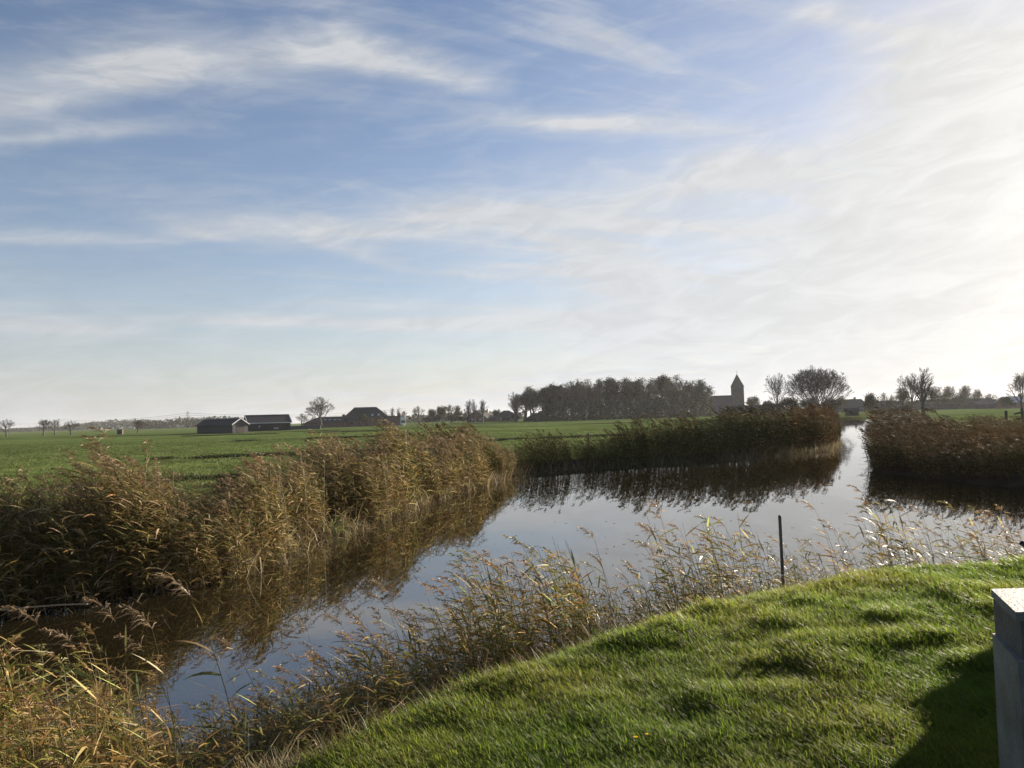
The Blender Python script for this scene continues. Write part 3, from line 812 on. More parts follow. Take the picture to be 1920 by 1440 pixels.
plant('leafy_a', 811, 765, 400, 20, 'small dark tree left of the hedge clump', name='leafy_tree')
plant('leafy_a', 829, 759, 395, 26, 'dark round leafy tree in the hedge clump', name='leafy_tree', rz=1.2)
plant('bare_b', 845, 757, 400, 24, 'bare tree rising behind the dark hedge clump', rz=2.2)
plant('leafy_b', 858, 758, 405, 20, 'thin leafy tree at the right end of the hedge clump', name='leafy_tree')
plant('tall_b', 878, 748, 390, 20, 'left one of three tall bare trees by the gabled house', rz=1.9)
plant('tall_a', 889, 747, 392, 15, 'middle one of three tall bare trees by the gabled house', rz=4.9)
plant('tall_b', 904, 748, 390, 22, 'right one of three tall bare trees by the gabled house', rz=.2)
plant('leafy_a', 931, 766, 400, 17, 'round grey green tree between the two small houses', name='leafy_tree', rz=2)
# dark bushes filling the hedge clump and gardens
def bush(px, top, D, w, label, kind='bush', group='garden bushes on the horizon'):
    return plant(kind, px, top, D, w, label, 'bush', group, 'bush')
bush(800, 781, 400, 26, 'dark bush under the round bare tree right of the farm')
bush(820, 777, 402, 34, 'wide dark bush at the left of the hedge clump')
bush(848, 776, 402, 36, 'wide dark bush at the right of the hedge clump')
bush(868, 779, 402, 24, 'dark bush at the foot of the three tall trees')
bush(950, 781, 380, 26, 'dark bush before the low house by the wood')
bush(966, 776, 370, 22, 'dark bush at the left edge of the wood')
bush(575, 792, 330, 20, 'low bush under the bare trees by the long barn')

# the wood beside the church
wp = [(965, 733, 'wood_bare'), (984, 731, 'wood_leafy_a'), (1001, 727, 'wood_leafy_b'), (1020, 722, 'wood_leafy_a'), (1038, 716, 'wood_leafy_a'), (1056, 713, 'wood_bare'), (1073, 708, 'wood_bare'),
      (1090, 709, 'wood_thin'), (1108, 712, 'wood_bare'), (1127, 708, 'wood_leafy_b'), (1149, 703, 'wood_leafy_a'), (1172, 706, 'wood_leafy_b'), (1190, 707, 'wood_leafy_a'), (1212, 706, 'wood_thin'),
      (1237, 699, 'wood_leafy_a'), (1262, 702, 'wood_thin'), (1281, 705, 'wood_bare'), (1299, 712, 'wood_thin'), (1318, 709, 'wood_leafy_b')]
WORD = {'wood_bare': 'bare', 'wood_leafy_a': 'dark leafy', 'wood_leafy_b': 'leafy', 'wood_thin': 'thin leaved'}
for i, (px, top, kd) in enumerate(wp):
    lab = f'{WORD[kd]} tall tree of the wood, {ORD[i]} from its left end' if i < 18 else 'leafy tree standing at the right end of the wood by the church'
    plant(kd, px, top, 345 + (i*37 % 5)*5, 46 if i else 30, lab, group='tall trees of the wood', name='woodland_tree')
for i in range(12):
    px = 995 + i*29
    plant(['wood_leafy_b', 'wood_thin', 'wood_leafy_a'][i % 3], px, 722 - 8*math.sin(i*.5) + (i % 3)*7, 385 + (i % 4)*6, 38,
          f'tree in the back row of the wood, {ORD[i]} from the left', group='back row of the wood', name='woodland_tree')
# understorey: one dark mass of leaves along the foot of the wood
r = random.Random(5); b = QB()
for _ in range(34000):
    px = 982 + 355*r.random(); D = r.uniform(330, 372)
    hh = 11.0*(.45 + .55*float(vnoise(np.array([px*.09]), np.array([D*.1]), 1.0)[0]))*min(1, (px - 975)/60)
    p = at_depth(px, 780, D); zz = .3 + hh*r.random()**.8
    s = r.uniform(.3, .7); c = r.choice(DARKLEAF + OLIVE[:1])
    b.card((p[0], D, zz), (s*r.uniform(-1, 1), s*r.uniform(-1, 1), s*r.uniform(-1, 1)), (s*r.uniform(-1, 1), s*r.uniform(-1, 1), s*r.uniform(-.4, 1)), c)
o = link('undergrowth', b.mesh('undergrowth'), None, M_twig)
tag(o, 'dense dark undergrowth along the foot of the wood', 'undergrowth', kind='stuff')

# right side
plant('leafy_a', 1410, 741, 400, 30, 'dark round tree just right of the church tower', name='leafy_tree', rz=3.3)
plant('oak_river', 1455, 698, 240, 52, 'gnarled bare oak left of the great willow')
plant('willow', 1526, 683, 190, 124, 'great many stemmed bare willow on the river bank', name='willow_tree')
bush(1478, 741, 215, 56, 'low dark shrub between the gnarled oak and the great willow', 'bush', 'bushes at the river bend')
bush(1440, 748, 240, 40, 'low dark shrub under the gnarled oak', 'bush', 'bushes at the river bend')
bush(1520, 742, 200, 60, 'dark shrub growing around the stems of the great willow', 'bush', 'bushes at the river bend')
bush(1556, 742, 210, 44, 'dark shrub at the right foot of the great willow', 'bush', 'bushes at the river bend')
plant('leafy_b', 1577, 740, 330, 24, 'small hazy tree right of the great willow', name='leafy_tree', rz=2)
plant('leafy_b', 1597, 746, 420, 18, 'tiny hazy tree over the long far roof', name='leafy_tree', rz=4)
plant('bush', 1632, 733, 210, 34, 'dense round bush tree standing at the river bend', 'tree', name='leafy_tree', rz=1)
plant('bare_c', 1657, 735, 320, 24, 'small bare tree right of the round bush tree', rz=2.5)
bush(1664, 748, 330, 34, 'hazy shrub under the small bare tree', 'bush', 'bushes at the river bend')
plant('oak_river', 1707, 698, 172, 56, 'left one of two tall bare trees on the right bank', rz=2.6)
plant('tall_a', 1727, 688, 170, 52, 'right and taller one of two bare trees on the right bank', rz=1.1)
plant('leafy_b', 1690, 724, 230, 40, 'thin leaved tree left of the two tall bare trees', name='leafy_tree', rz=5.1)
plant('leafy_b', 1752, 722, 240, 44, 'thin leaved tree right of the two tall bare trees', name='leafy_tree', rz=.9)
bush(1700, 757, 180, 34, 'russet bush at the foot of the two tall bare trees', 'bush_twig', 'bushes at the river bend')
G3 = 'row of garden trees over the dark hedge'
plant('leafy_b', 1779, 721, 400, 36, 'left tree over the dark hedge at right', name='leafy_tree', group=G3, rz=.2)
plant('leafy_b', 1810, 720, 405, 34, 'middle tree over the dark hedge at right', name='leafy_tree', group=G3, rz=2.2)
plant('leafy_b', 1832, 727, 400, 20, 'right and smallest tree over the dark hedge', name='leafy_tree', group=G3, rz=4.2)
bush(1800, 738, 390, 44, 'big dark rounded bush below the garden trees at right', 'bush', 'garden bushes on the right horizon')
bush(1828, 744, 392, 26, 'smaller dark bush beside the big rounded one at right', 'bush', 'garden bushes on the right horizon')
plant('bare_b', 1857, 736, 380, 24, 'small round bare tree left of the far right house', rz=1.5)
plant('oak_river', 1912, 695, 215, 64, 'large bare oak cut by the right frame edge', rz=4.0)
bush(1888, 741, 300, 26, 'shrub before the pale far right house', 'bush', 'garden bushes on the right horizon')

# brown bush amid the left reeds
br = plant('bush_twig', 432, 872, 17.5, 84, 'dense dark brown bush amid the left reed bed', 'bush', name='bush', base=.2)

# far treelines: far-off woods that read as one mass
def treeline(label, x0, x1, D0, D1, hfun, n, s0):
    r = random.Random(int(x0) + 1); b = QB()
    for _ in range(n):
        px = r.uniform(x0, x1); D = r.uniform(D0, D1)
        p = at_depth(px, 790, D); hh = hfun(px)*(.45 + .55*float(vnoise(np.array([p[0]/14.]), np.array([D/40.]), 1.0)[0]))
        zz = FIELD_Z + hh*r.random()**.75
        s = s0*r.uniform(.6, 1.4); c = r.choice(DARKLEAF + OLIVE[:1] + BROWNLEAF[:1])
        b.card((p[0], D, zz), (s*r.uniform(-1, 1), s*r.uniform(-1, 1), s*r.uniform(-1, 1)), (s*r.uniform(-1, 1), s*r.uniform(-1, 1), s*r.uniform(-1, 1)), c)
    o = link('treeline', b.mesh('treeline'), None, M_twig); tag(o, label, 'wood', kind='stuff')
treeline('blue hazy far wood along the left horizon', -40, 300, 1250, 1500, lambda px: np.interp(px, [0, 110, 160, 210, 300], [7, 9, 15, 18, 17]), 9000, 2.2)
treeline('hazy wood edge behind the black barn', 255, 470, 850, 1000, lambda px: np.interp(px, [255, 300, 420, 470], [8, 13, 14, 11]), 7000, 1.5)
treeline('hazy wood behind the gabled houses', 700, 985, 620, 720, lambda px: 8.0, 6000, 1.3)
treeline('hazy garden wood behind the river bend', 1555, 1960, 520, 600, lambda px: 7.0, 6000, 1.2)

# ------------------------------------------------------------------ buildings
class MB:
    """flat polygons collected into one mesh"""
    def __init__(s): s.v = []; s.f = []
    def poly(s, *pts): b = len(s.v); s.v += [tuple(p) for p in pts]; s.f.append(tuple(range(b, b + len(pts)))); return s
    def box(s, x0, x1, y0, y1, z0, z1):
        b = len(s.v)
        s.v += [(x0, y0, z0), (x1, y0, z0), (x1, y1, z0), (x0, y1, z0), (x0, y0, z1), (x1, y0, z1), (x1, y1, z1), (x0, y1, z1)]
        for f in ((3, 2, 1, 0), (4, 5, 6, 7), (0, 1, 5, 4), (1, 2, 6, 5), (2, 3, 7, 6), (3, 0, 4, 7)): s.f.append(tuple(b + i for i in f))
        return s
    def bar(s, p, q, w, h=None):
        p, q = Vector(p), Vector(q); d = (q - p).normalized(); a = Vector((0, 0, 1)) if abs(d.z) < .9 else Vector((1, 0, 0))
        u = d.cross(a).normalized()*w/2; v = d.cross(u).normalized()*(h or w)/2
        b = len(s.v)
        for c in (p, q):
            for (i, j) in ((-1, -1), (1, -1), (1, 1), (-1, 1)): s.v.append(tuple(c + u*i + v*j))
        for f in ((3, 2, 1, 0), (4, 5, 6, 7), (0, 1, 5, 4), (1, 2, 6, 5), (2, 3, 7, 6), (3, 0, 4, 7)): s.f.append(tuple(b + i for i in f))
        return s
    def build(s, name, mat, parent=None, bevel=0):
        me = bpy.data.meshes.new(name); me.from_pydata(s.v, [], s.f); me.update()
        o = link(name, me, parent, mat)
        if bevel:
            md = o.modifiers.new('bevel', 'BEVEL'); md.width = bevel; md.segments = 2
        return o

def gable_walls(L, W, he, hr):
    """closed shell: two long walls and two gables"""
    m = MB(); l, w = L/2, W/2
    for x in (-l, l): m.v += [(x, -w, 0), (x, w, 0), (x, w, he), (x, 0, hr), (x, -w, he)]
    m.f += [(4, 3, 2, 1, 0), (5, 6, 7, 8, 9), (0, 5, 9, 4), (1, 2, 7, 6)]
    return m
def gable_end(L, W, he, hr, sgn):
    l, w = (L/2 + .03)*sgn, W/2
    return MB().poly((l, -w*sgn, 0), (l, w*sgn, 0), (l, w*sgn, he), (l, 0, hr), (l, -w*sgn, he))
def gable_roof(L, W, he, hr, ov=.35, th=.18):
    m = MB(); l, w = L/2 + ov, W/2
    k = (hr - he)/w; z0 = he - k*ov
    for sg in (-1, 1):
        a, b_ = (-l, sg*(w + ov), z0 + .04), (l, sg*(w + ov), z0 + .04); c, d = (l, 0, hr + .04), (-l, 0, hr + .04)
        up = lambda p: (p[0], p[1], p[2] + th)
        q = [a, b_, c, d]
        m.poly(*[up(p) for p in (q if sg < 0 else q[::-1])]); m.poly(*(q[::-1] if sg < 0 else q))
        for i in range(4):
            p1, p2 = q[i], q[(i + 1) % 4]; m.poly(p1, p2, up(p2), up(p1))
    return m
def hip_roof(L, W, he, hr, ridge, ov=.4, cx=0.0):
    m = MB(); l, w = L/2 + ov, W/2 + ov; rl = ridge/2
    A, B, C_, D = (-l, -w, he), (l, -w, he), (l, w, he), (-l, w, he); E, F_ = (cx - rl, 0, hr), (cx + rl, 0, hr)
    m.poly(A, B, F_, E); m.poly(C_, D, E, F_); m.poly(B, C_, F_); m.poly(D, A, E); m.poly(D, C_, B, A)
    return m

def bloc(px, D, z=None):
    p = at_depth(px, 790, D); return (p[0], D, FIELD_Z - .1 if z is None else z)

# black barn with a pale gable
t = empty('black_barn', bloc(416, 223), R(-38))
L_, W_, he, hr = 18.5, 4.8, 2.3, 3.9
gable_walls(L_, W_, he, hr).build('wall', M_black, t)
gable_end(L_, W_, he, hr, 1).build('gable', M_greywall, t)['label'] = 'pale grey boarded gable'
gable_roof(L_, W_, he, hr).build('roof', M_black, t)
m = MB(); lx = L_/2 + .42
for sg in (-1, 1): m.bar((lx, sg*(W_/2 + .35), he + .05), (lx, 0, hr + .2), .14, .28)
m.build('verge_board', M_white, t)
MB().bar((-L_/2 - .3, 0, hr + .27), (L_/2 + .3, 0, hr + .27), .5, .12).build('ridge_cap', M_light, t)  # pale cap colour stands in for sunlight along the dark ridge
MB().box(L_/2 + .01, L_/2 + .06, -1.1, 1.1, 0, 2.0).build('door', M_wood, t)
tag(t, 'low black barn with pale grey gable and white verge', 'barn')
# long grey roofed barn
t = empty('long_barn', bloc(501, 243), R(27))
L_, W_, he, hr = 12.6, 9.5, 2.6, 4.9
gable_walls(L_, W_, he, hr).build('wall', M_black, t)
gable_roof(L_, W_, he, hr).build('roof', M_roofdark, t)
m = MB()
for e in (-1, 1):
    for sg in (-1, 1): m.bar((e*(L_/2 + .42), sg*(W_/2 + .35), he + .05), (e*(L_/2 + .42), 0, hr + .2), .14, .28)
m.build('verge_board', M_white, t)
MB().bar((-L_/2 - .36, -W_/2 - .42, he - .02), (L_/2 + .36, -W_/2 - .42, he - .02), .12, .2).build('gutter', M_white, t)
MB().bar((-L_/2 - .3, 0, hr + .27), (L_/2 + .3, 0, hr + .27), .5, .12).build('ridge_cap', M_light, t)
MB().box(-3.4, -2.9, -W_/2 - .05, -W_/2 - .01, 1.2, 1.9).build('window', M_light, t); MB().box(1.2, 2.6, -W_/2 - .05, -W_/2 - .01, .7, 1.1).build('window', M_light, t)
tag(t, 'open barn with long dark roof edged in white', 'barn')
# low sheep fold / silage wall right of it
t = MB().box(-7, 7, -.2, .2, 0, 1.3).build('yard_wall', M_conc_dark); t.location = bloc(562, 262); t.rotation_euler.z = R(4)
tag(t, 'low grey yard wall running right from the long barn', 'wall')
# farmhouse with a big hipped roof
t = empty('farmhouse', bloc(690, 330), R(4))
MB().box(-10.4, 10.4, -7, 7, 0, 2.8).build('wall', M_brick, t)
rf = hip_roof(20.8, 14, 2.75, 8.2, 9.4, .5, -1.0).build('roof', M_thatch, t)
MB().bar((-5.9, 0, 8.2), (3.9, 0, 8.2), .5, .25).build('ridge_cap', M_light, rf)
sl_ = (8.2 - 2.75)/7.5
for x in (2.0, 4.6):
    MB().poly((x, -5.2, 2.75 + sl_*2.36), (x + .9, -5.2, 2.75 + sl_*2.36), (x + .9, -4.0, 2.75 + sl_*3.56), (x, -4.0, 2.75 + sl_*3.56)).build('skylight', M_light, rf)
for x in (-6, -3, 3, 6):
    wn = MB().box(x - .6, x + .6, -7.06, -7.0, .9, 2.2).build('window', M_greywall, t); MB().box(x - .5, x + .5, -7.10, -7.06, 1.0, 2.1).build('pane', M_glass, wn)
MB().box(-.6, .6, -7.06, -7.0, .05, 2.2).build('door', M_wood, t)
tag(t, 'large farmhouse under a tall dark hipped roof', 'farmhouse')
t = empty('farm_wing', bloc(613, 322), R(4))
MB().box(-8, 8, -5, 5, 0, 2.2).build('wall', M_brick, t)
rf = hip_roof(16.4, 10.4, 2.15, 4.6, 9.5, .4, 1.5).build('roof', M_thatch, t)
for x in (-.6, 1.2, 3.4, 5.2):
    k_ = (4.6 - 2.15)/5.6
    MB().poly((x, -3.4, 2.15 + k_*2.26), (x + 1.0, -3.4, 2.15 + k_*2.26), (x + 1.0, -2.7, 2.15 + k_*2.96), (x, -2.7, 2.15 + k_*2.96)).build('skylight', M_light, rf)
MB().box(6.4, 7.5, -.5, .5, 3.0, 5.4).build('chimney', M_brick, t)
tag(t, 'low dark roofed farm wing under the big oak', 'farm building')
t = empty('farm_annex', bloc(744, 326), R(2))
MB().box(-3.6, 3.2, -3, 3, 0, 3.9).build('wall', M_brick, t)
MB().box(-3.9, 3.5, -3.3, 3.3, 3.9, 4.15).build('roof', M_roofdark, t)
MB().box(.3, 1.7, -.5, .5, 4.15, 5.2).build('chimney', M_brick, t)
f = MB().box(1.9, 4.2, -3.2, -3.02, .4, 3.8).build('facade_panel', M_white, t)
MB().box(2.1, 4.0, -3.26, -3.2, 1.2, 2.2).build('window', M_glass, f)
tag(t, 'flat roofed farm annex with chimney and white window front', 'annex')
# two houses before the wood
t = empty('gabled_house', bloc(903, 415), R(62))
L_, W_, he, hr = 11, 12, 2.5, 6.4
gable_walls(L_, W_, he, hr).build('wall', M_brick, t)
gable_roof(L_, W_, he, hr, .5).build('roof', M_roofdark, t)
for y in (-2.5, 2.5): MB().box(-L_/2 - .06, -L_/2, y - .7, y + .7, 1, 2.3).build('window', M_light, t)
MB().box(3, 4, -2.4, -1.6, 4.4, 7.2).build('chimney', M_light, t)
tag(t, 'wide gabled house behind the three tall bare trees', 'house')
t = empty('hipped_house', bloc(950, 420), 0)
MB().box(-6, 6, -4, 4, 0, 2.5).build('wall', M_brick, t); hip_roof(12, 8, 2.45, 6.0, 3.0).build('roof', M_roofdark, t)
for x in (-3, 2): MB().box(x - .6, x + .6, -4.06, -4, .9, 2.1).build('window', M_light, t)
tag(t, 'hipped bungalow just left of the wood', 'house')
# church
t = empty('church', bloc(1385, 450), R(-16.4))
tw = MB(); w = 3.6; he, hr = 16.6, 23.4
tw.poly((-w, -w, 0), (w, -w, 0), (w, -w, he), (0, -w, hr), (-w, -w, he)); tw.poly((w, w, 0), (-w, w, 0), (-w, w, he), (0, w, hr), (w, w, he))
tw.poly((-w, w, 0), (-w, -w, 0), (-w, -w, he), (-w, w, he)); tw.poly((w, -w, 0), (w, w, 0), (w, w, he), (w, -w, he))
tower = tw.build('tower', M_stone, t)
m = MB()
for sg in (-1, 1):
    q = [(sg*(w + .25), -w - .15, he - .45), (sg*(w + .25), w + .15, he - .45), (0, w + .15, hr + .15), (0, -w - .15, hr + .15)]
    m.poly(*q); m.poly(*[(p[0], p[1], p[2] + .25) for p in q]); m.poly(q[0], q[3], (q[3][0], q[3][1], q[3][2] + .25), (q[0][0], q[0][1], q[0][2] + .25)); m.poly(q[1], q[2], (q[2][0], q[2][1], q[2][2] + .25), (q[1][0], q[1][1], q[1][2] + .25))
m.build('tower_roof', M_roofdark, tower)
MB().bar((0, 0, hr), (0, 0, hr + 2.6), .14).bar((-.5, 0, hr + 1.7), (.5, 0, hr + 1.7), .12).build('weathervane', M_steel, tower)
for x in (-.8, .8): MB().box(x - .28, x + .28, -w - .03, -w + .02, 13.0, 14.8).build('belfry_opening', M_black, tower)
MB().box(-16.5, -w - .01, -4, 4, 0, 7).build('nave_wall', M_stone, t)
m = MB(); x0, x1 = -16.8, -w - .02
m.poly((x0, -4.4, 6.8), (x1, -4.4, 6.8), (x1, 0, 11.6), (x0, 0, 11.6)); m.poly((x1, 4.4, 6.8), (x0, 4.4, 6.8), (x0, 0, 11.6), (x1, 0, 11.6)); m.poly((x0, 4.4, 6.8), (x0, -4.4, 6.8), (x0, 0, 11.6)); m.poly((x1, -4.4, 6.8), (x1, 4.4, 6.8), (x1, 0, 11.6))
m.build('nave_roof', M_roofdark, t)
for x in (-13.5, -10.2, -6.9): MB().box(x - .5, x + .5, -4.05, -3.98, 2.6, 5.6).build('window', M_glass, t)
tag(t, 'village church with grey saddle roofed tower and low nave', 'church')
# low dark houses right of the church
def small_house(px, D, L_, W_, he, hr, rot, label, wall=M_brick, roof=M_roofdark, name='house', cat='house', chim=True, wins=2):
    t = empty(name, bloc(px, D), R(rot))
    gable_walls(L_, W_, he, hr).build('wall', wall, t)
    rf = gable_roof(L_, W_, he, hr, .4).build('roof', roof, t)
    if chim: MB().box(L_*.25, L_*.25 + .8, -.4, .4, hr - .6, hr + 1.2).build('chimney', M_brick, rf)
    for k in range(wins):
        x = -L_/2 + (k + .5)*L_/wins
        wn = MB().box(x - .6, x + .6, -W_/2 - .06, -W_/2, .9, he - .25).build('window', M_greywall, t); MB().box(x - .5, x + .5, -W_/2 - .1, -W_/2 - .06, 1.0, he - .35).build('pane', M_glass, wn)
    tag(t, label, cat); return t
small_house(1396, 300, 11, 9, 2.3, 4.2, 6, 'dark low roof under the church tower', chim=False)
small_house(1438, 310, 12, 8, 2.3, 4.3, -5, 'dark low house roof left of the gnarled oak', chim=False)
small_house(1590, 390, 14, 9, 2.8, 6.4, 0, 'long hazy house beyond the river bend', wall=M_greywall)
small_house(1598, 215, 2.7, 2.2, 1.5, 2.1, 10, 'small dark waterside shed at the river bend', wall=M_black, name='shed', cat='shed', chim=False, wins=1)
small_house(1662, 360, 10, 7, 2.6, 5.0, 12, 'hazy house right of the round bush tree', wall=M_greywall)
small_house(1790, 400, 38, 11, 3.2, 5.2, 0, 'long low dark farm roof behind the dark bushes at right', wall=M_black, name='long_barn', cat='barn', chim=False, wins=0)
small_house(1902, 345, 11, 8, 2.9, 5.2, 8, 'pale roofed house at the far right', wall=M_brick, roof=M_light)
small_house(1845, 370, 9, 7, 2.2, 3.7, -4, 'low dark shed left of the pale roofed house', wall=M_black, name='shed', cat='shed', chim=False, wins=1)
# brown hut on the meadow
t = empty('field_hut', bloc(225, 262), R(15))
MB().box(-.85, .85, -.7, .7, 0, 1.7).build('wall', M_rust, t); MB().box(-1.0, 1.0, -.85, .85, 1.7, 1.82).build('roof', M_roofdark, t); MB().box(-.3, .3, -.75, -.7, .05, 1.5).build('door', M_wood, t)
tag(t, 'small brown field hut alone on the meadow', 'hut')

# ------------------------------------------------------------------ power line
def pylon(px, top, D, label):
    H = at_depth(px, top, D)[2] - FIELD_Z
    p = at_depth(px, 790, D); t = empty('pylon', (p[0], D, FIELD_Z - .2), R(20))
    m = MB(); w0, w1 = H*.085, H*.018; n = 7
    lv = [(H*i/n, w0 + (w1 - w0)*min(1, 1.25*i/n)) for i in range(n + 1)]
    for (z0, a), (z1, b_) in zip(lv[:-1], lv[1:]):
        c0 = [(-a, -a, z0), (a, -a, z0), (a, a, z0), (-a, a, z0)]; c1 = [(-b_, -b_, z1), (b_, -b_, z1), (b_, b_, z1), (-b_, b_, z1)]
        for i in range(4):
            m.bar(c0[i], c1[i], .28); m.bar(c0[i], c1[(i + 1) % 4], .16); m.bar(c1[i], c1[(i + 1) % 4], .16)
    m.build('lattice_body', M_steel, t)
    arms = []
    for (f, wd) in ((.66, .17), (.79, .14), (.91, .10)):
        MB().bar((-H*wd, 0, H*f), (H*wd, 0, H*f), .3).bar((-H*wd, 0, H*f), (0, 0, H*f + H*.05), .2).bar((H*wd, 0, H*f), (0, 0, H*f + H*.05), .2).build('cross_arm', M_steel, t)
        for sg in (-1, 1):
            arms.append((p[0] + sg*H*wd*math.cos(R(20)), D + sg*H*wd*math.sin(R(20)), FIELD_Z - .2 + H*f - .4))
    tag(t, label, 'pylon', 'pylons of the power line')
    return arms
A1 = pylon(352, 771, 1150, 'lattice power pylon behind the black barn')
A2 = pylon(110, 784, 1750, 'fainter smaller pylon among the left horizon trees')
A3 = [(a[0] + 330, a[1] - 40, a[2] - 3) for a in A1]
A4 = [(a[0] - 420, a[1] + 500, a[2]) for a in A2]
k = 0
HW = ['lowest', 'lowest', 'middle', 'middle', 'upper', 'upper']; SW = ['left', 'right']*3
for (P, Q, txt) in ((A1, A2, 'between the two pylons'), (A1, A3, 'from the nearer pylon towards the farm'), (A2, A4, 'beyond the fainter pylon')):
    for j in range(6):
        b = QB(); a_, c_ = np.array(P[j]), np.array(Q[j]); pts = []
        for i in range(13):
            u = i/12; q = a_*(1 - u) + c_*u; q[2] -= 6.0*4*u*(1 - u); pts.append(tuple(q - a_))
        b.tube(pts, [.11]*13, (.05, .05, .055), 3)
        o = link('power_cable', b.mesh('power_cable'), None, M_bark); o.location = tuple(a_)
        tag(o, f'{HW[j]} {SW[j]} side power cable strung {txt}', 'cable', 'cables of the power line')

# ------------------------------------------------------------------ stakes, fences, concrete
def round_post(name, p, r0, h, tilt, mat, label, cat, sides=12):
    b = QB(); n = 6
    v = [(tilt[0]*h*i/n, tilt[1]*h*i/n, h*i/n) for i in range(n + 1)]
    b.tube(v, [r0]*(n + 1), (1, 1, 1), sides)
    b.tube([v[-1], (v[-1][0], v[-1][1], v[-1][2] + .012)], [r0, r0*.15], (1, 1, 1), sides)
    o = link(name, b.mesh(name, False), None, mat); o.location = p
    tag(o, label, cat); return o
tp = at_depth(1462, 967, 8.5); zb = float(ground_z(tp[0], 8.5)[0])
st = empty('stake', (tp[0] + .012, 8.5, zb - .3))
b = QB(); hh = tp[2] - zb + .3
b.tube([(-.012*i/6, 0, hh*i/6) for i in range(7)], [.018]*7, (1, 1, 1), 14); b.tube([(-.012, 0, hh), (-.012, 0, hh + .01)], [.018, .003], (1, 1, 1), 14)
link('pole', b.mesh('pole', True), st, M_post)
b = QB(); b.tube([(-.007, 0, hh*.55), (-.007, 0, hh*.55 + .012)], [.0192]*2, (1, 1, 1), 14); link('clip_band', b.mesh('clip_band', True), st, M_white)
tag(st, 'thin dark grey stake upright at the lawn edge', 'stake')
tp = at_depth(1103, 812, 46); round_post('stake', (tp[0], 46, FIELD_Z - .2), .06, tp[2] - FIELD_Z + .2, (0, 0), M_wood, 'dark stake beyond the low reeds before the wood', 'stake')
# left fence with a pale rail
t = empty('fence', (*at_depth(72, 930, 17)[:2], 0))
P0 = at_depth(72, 918, 17); c0 = np.array([P0[0], 17, 0.0])
MB().box(-.03, .03, -.03, .03, FIELD_Z - .3, P0[2]).build('post', M_wood, t)
P1 = at_depth(178, 903, 17.6); P2 = at_depth(50, 921, 16.9)
MB().box(P1[0] - c0[0] - .03, P1[0] - c0[0] + .03, .57, .63, FIELD_Z - .3, P1[2]).build('post', M_wood, t)
t.location = (c0[0], 17, 0)
MB().bar((P2[0] - c0[0], -.16, P2[2] - .01), (P1[0] - c0[0], .54, P1[2] - .04), .02, .04).build('rail', solid_mat('bleached_rail', (.38, .36, .28), .7, .2, 8), t)
tag(t, 'short fence with one pale rail in the left reeds', 'fence')
# right fence
c0 = at_depth(1905, 775, 60)
t = empty('fence', (c0[0], 60, 0))
for (px, py) in ((1886, 770), (1916, 765), (1946, 762)):
    P = at_depth(px, py, 60); MB().box(P[0] - c0[0] - .07, P[0] - c0[0] + .07, -.07, .07, FIELD_Z - .3, P[2]).build('post', M_wood, t)
a_, b_ = at_depth(1900, 776, 60), at_depth(1960, 764, 60)
MB().bar((a_[0] - c0[0], -.1, a_[2]), (b_[0] - c0[0], -.1, b_[2]), .06, .14).build('rail', M_wood, t)
MB().bar((a_[0] - c0[0], -.1, a_[2] - .45), (b_[0] - c0[0], -.1, b_[2] - .3), .06, .14).build('rail', M_wood, t)
tag(t, 'dark wooden fence above the right reed bed', 'fence')

# concrete block at the right edge: cap over a slightly wider base
zg = float(ground_z(2.1, 3.2)[0])
A = at_depth(1858, 1104, 3.35); top = A[2]
Bp = on_plane(1904.5, 1147.5, top)
t = empty('concrete_block', (A[0], A[1], zg - .25))
off = np.array([A[0], A[1], zg - .25])
A0 = A - off; B0 = Bp - off; hz = top - off[2]
def prism(pts, z0, z1):
    m = MB(); n = len(pts)
    m.poly(*[(x, y, z1) for x, y in pts]); m.poly(*[(x, y, z0) for x, y in pts[::-1]])
    for i in range(n):
        (x, y), (x2, y2) = pts[i], pts[(i + 1) % n]; m.poly((x, y, z0), (x2, y2, z0), (x2, y2, z1), (x, y, z1))
    return m
xa, ya, xb, yb = A0[0], A0[1], B0[0], B0[1]
prism([(xb, yb), (xb + 1.3, yb - .02), (xa + 1.3, ya), (xa, ya)], hz - .035, hz).build('top_slab', M_concrete, t, .004)
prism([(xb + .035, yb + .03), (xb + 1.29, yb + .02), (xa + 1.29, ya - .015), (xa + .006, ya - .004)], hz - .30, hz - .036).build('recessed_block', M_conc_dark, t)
prism([(xb - .002, yb - .004), (xb + 1.3, yb - .02), (xa + 1.3, ya + .01), (xa - .002, ya + .004)], 0, hz - .19).build('base', M_concrete, t, .006)
tag(t, 'grey concrete block with flat top cut by the right edge', 'block')
# second concrete seat just outside the frame, its rounded arm reaches in and its shadow lies on the lawn
zg = float(ground_z(4.2, 6.0)[0])
t = empty('concrete_bench', (3.98, 5.85, zg - .1))
MB().box(.10, .42, .001, .26, 0, .70).build('side_panel', M_concrete, t, .01)
MB().box(0, 1.9, -.22, 0, 0, 1.25).build('backrest', M_concrete, t, .02)
MB().box(0, 1.9, -.72, -.23, 0, .5).build('seat', M_concrete, t, .02)
b = QB(); tp = at_depth(1911, 1013, 6.05) - np.array([3.98, 5.85, zg - .1])
b.tube([(tp[0] + .015, tp[1], tp[2] - .02), (tp[0] + .07, tp[1], tp[2] - .035), (tp[0] + .13, tp[1], tp[2] - .09), (tp[0] + .2, tp[1], tp[2] - .2)], [.02, .04, .045, .045], (1, 1, 1), 12)
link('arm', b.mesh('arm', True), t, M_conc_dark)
tag(t, 'dark rounded arm of a concrete bench at the right edge', 'bench')

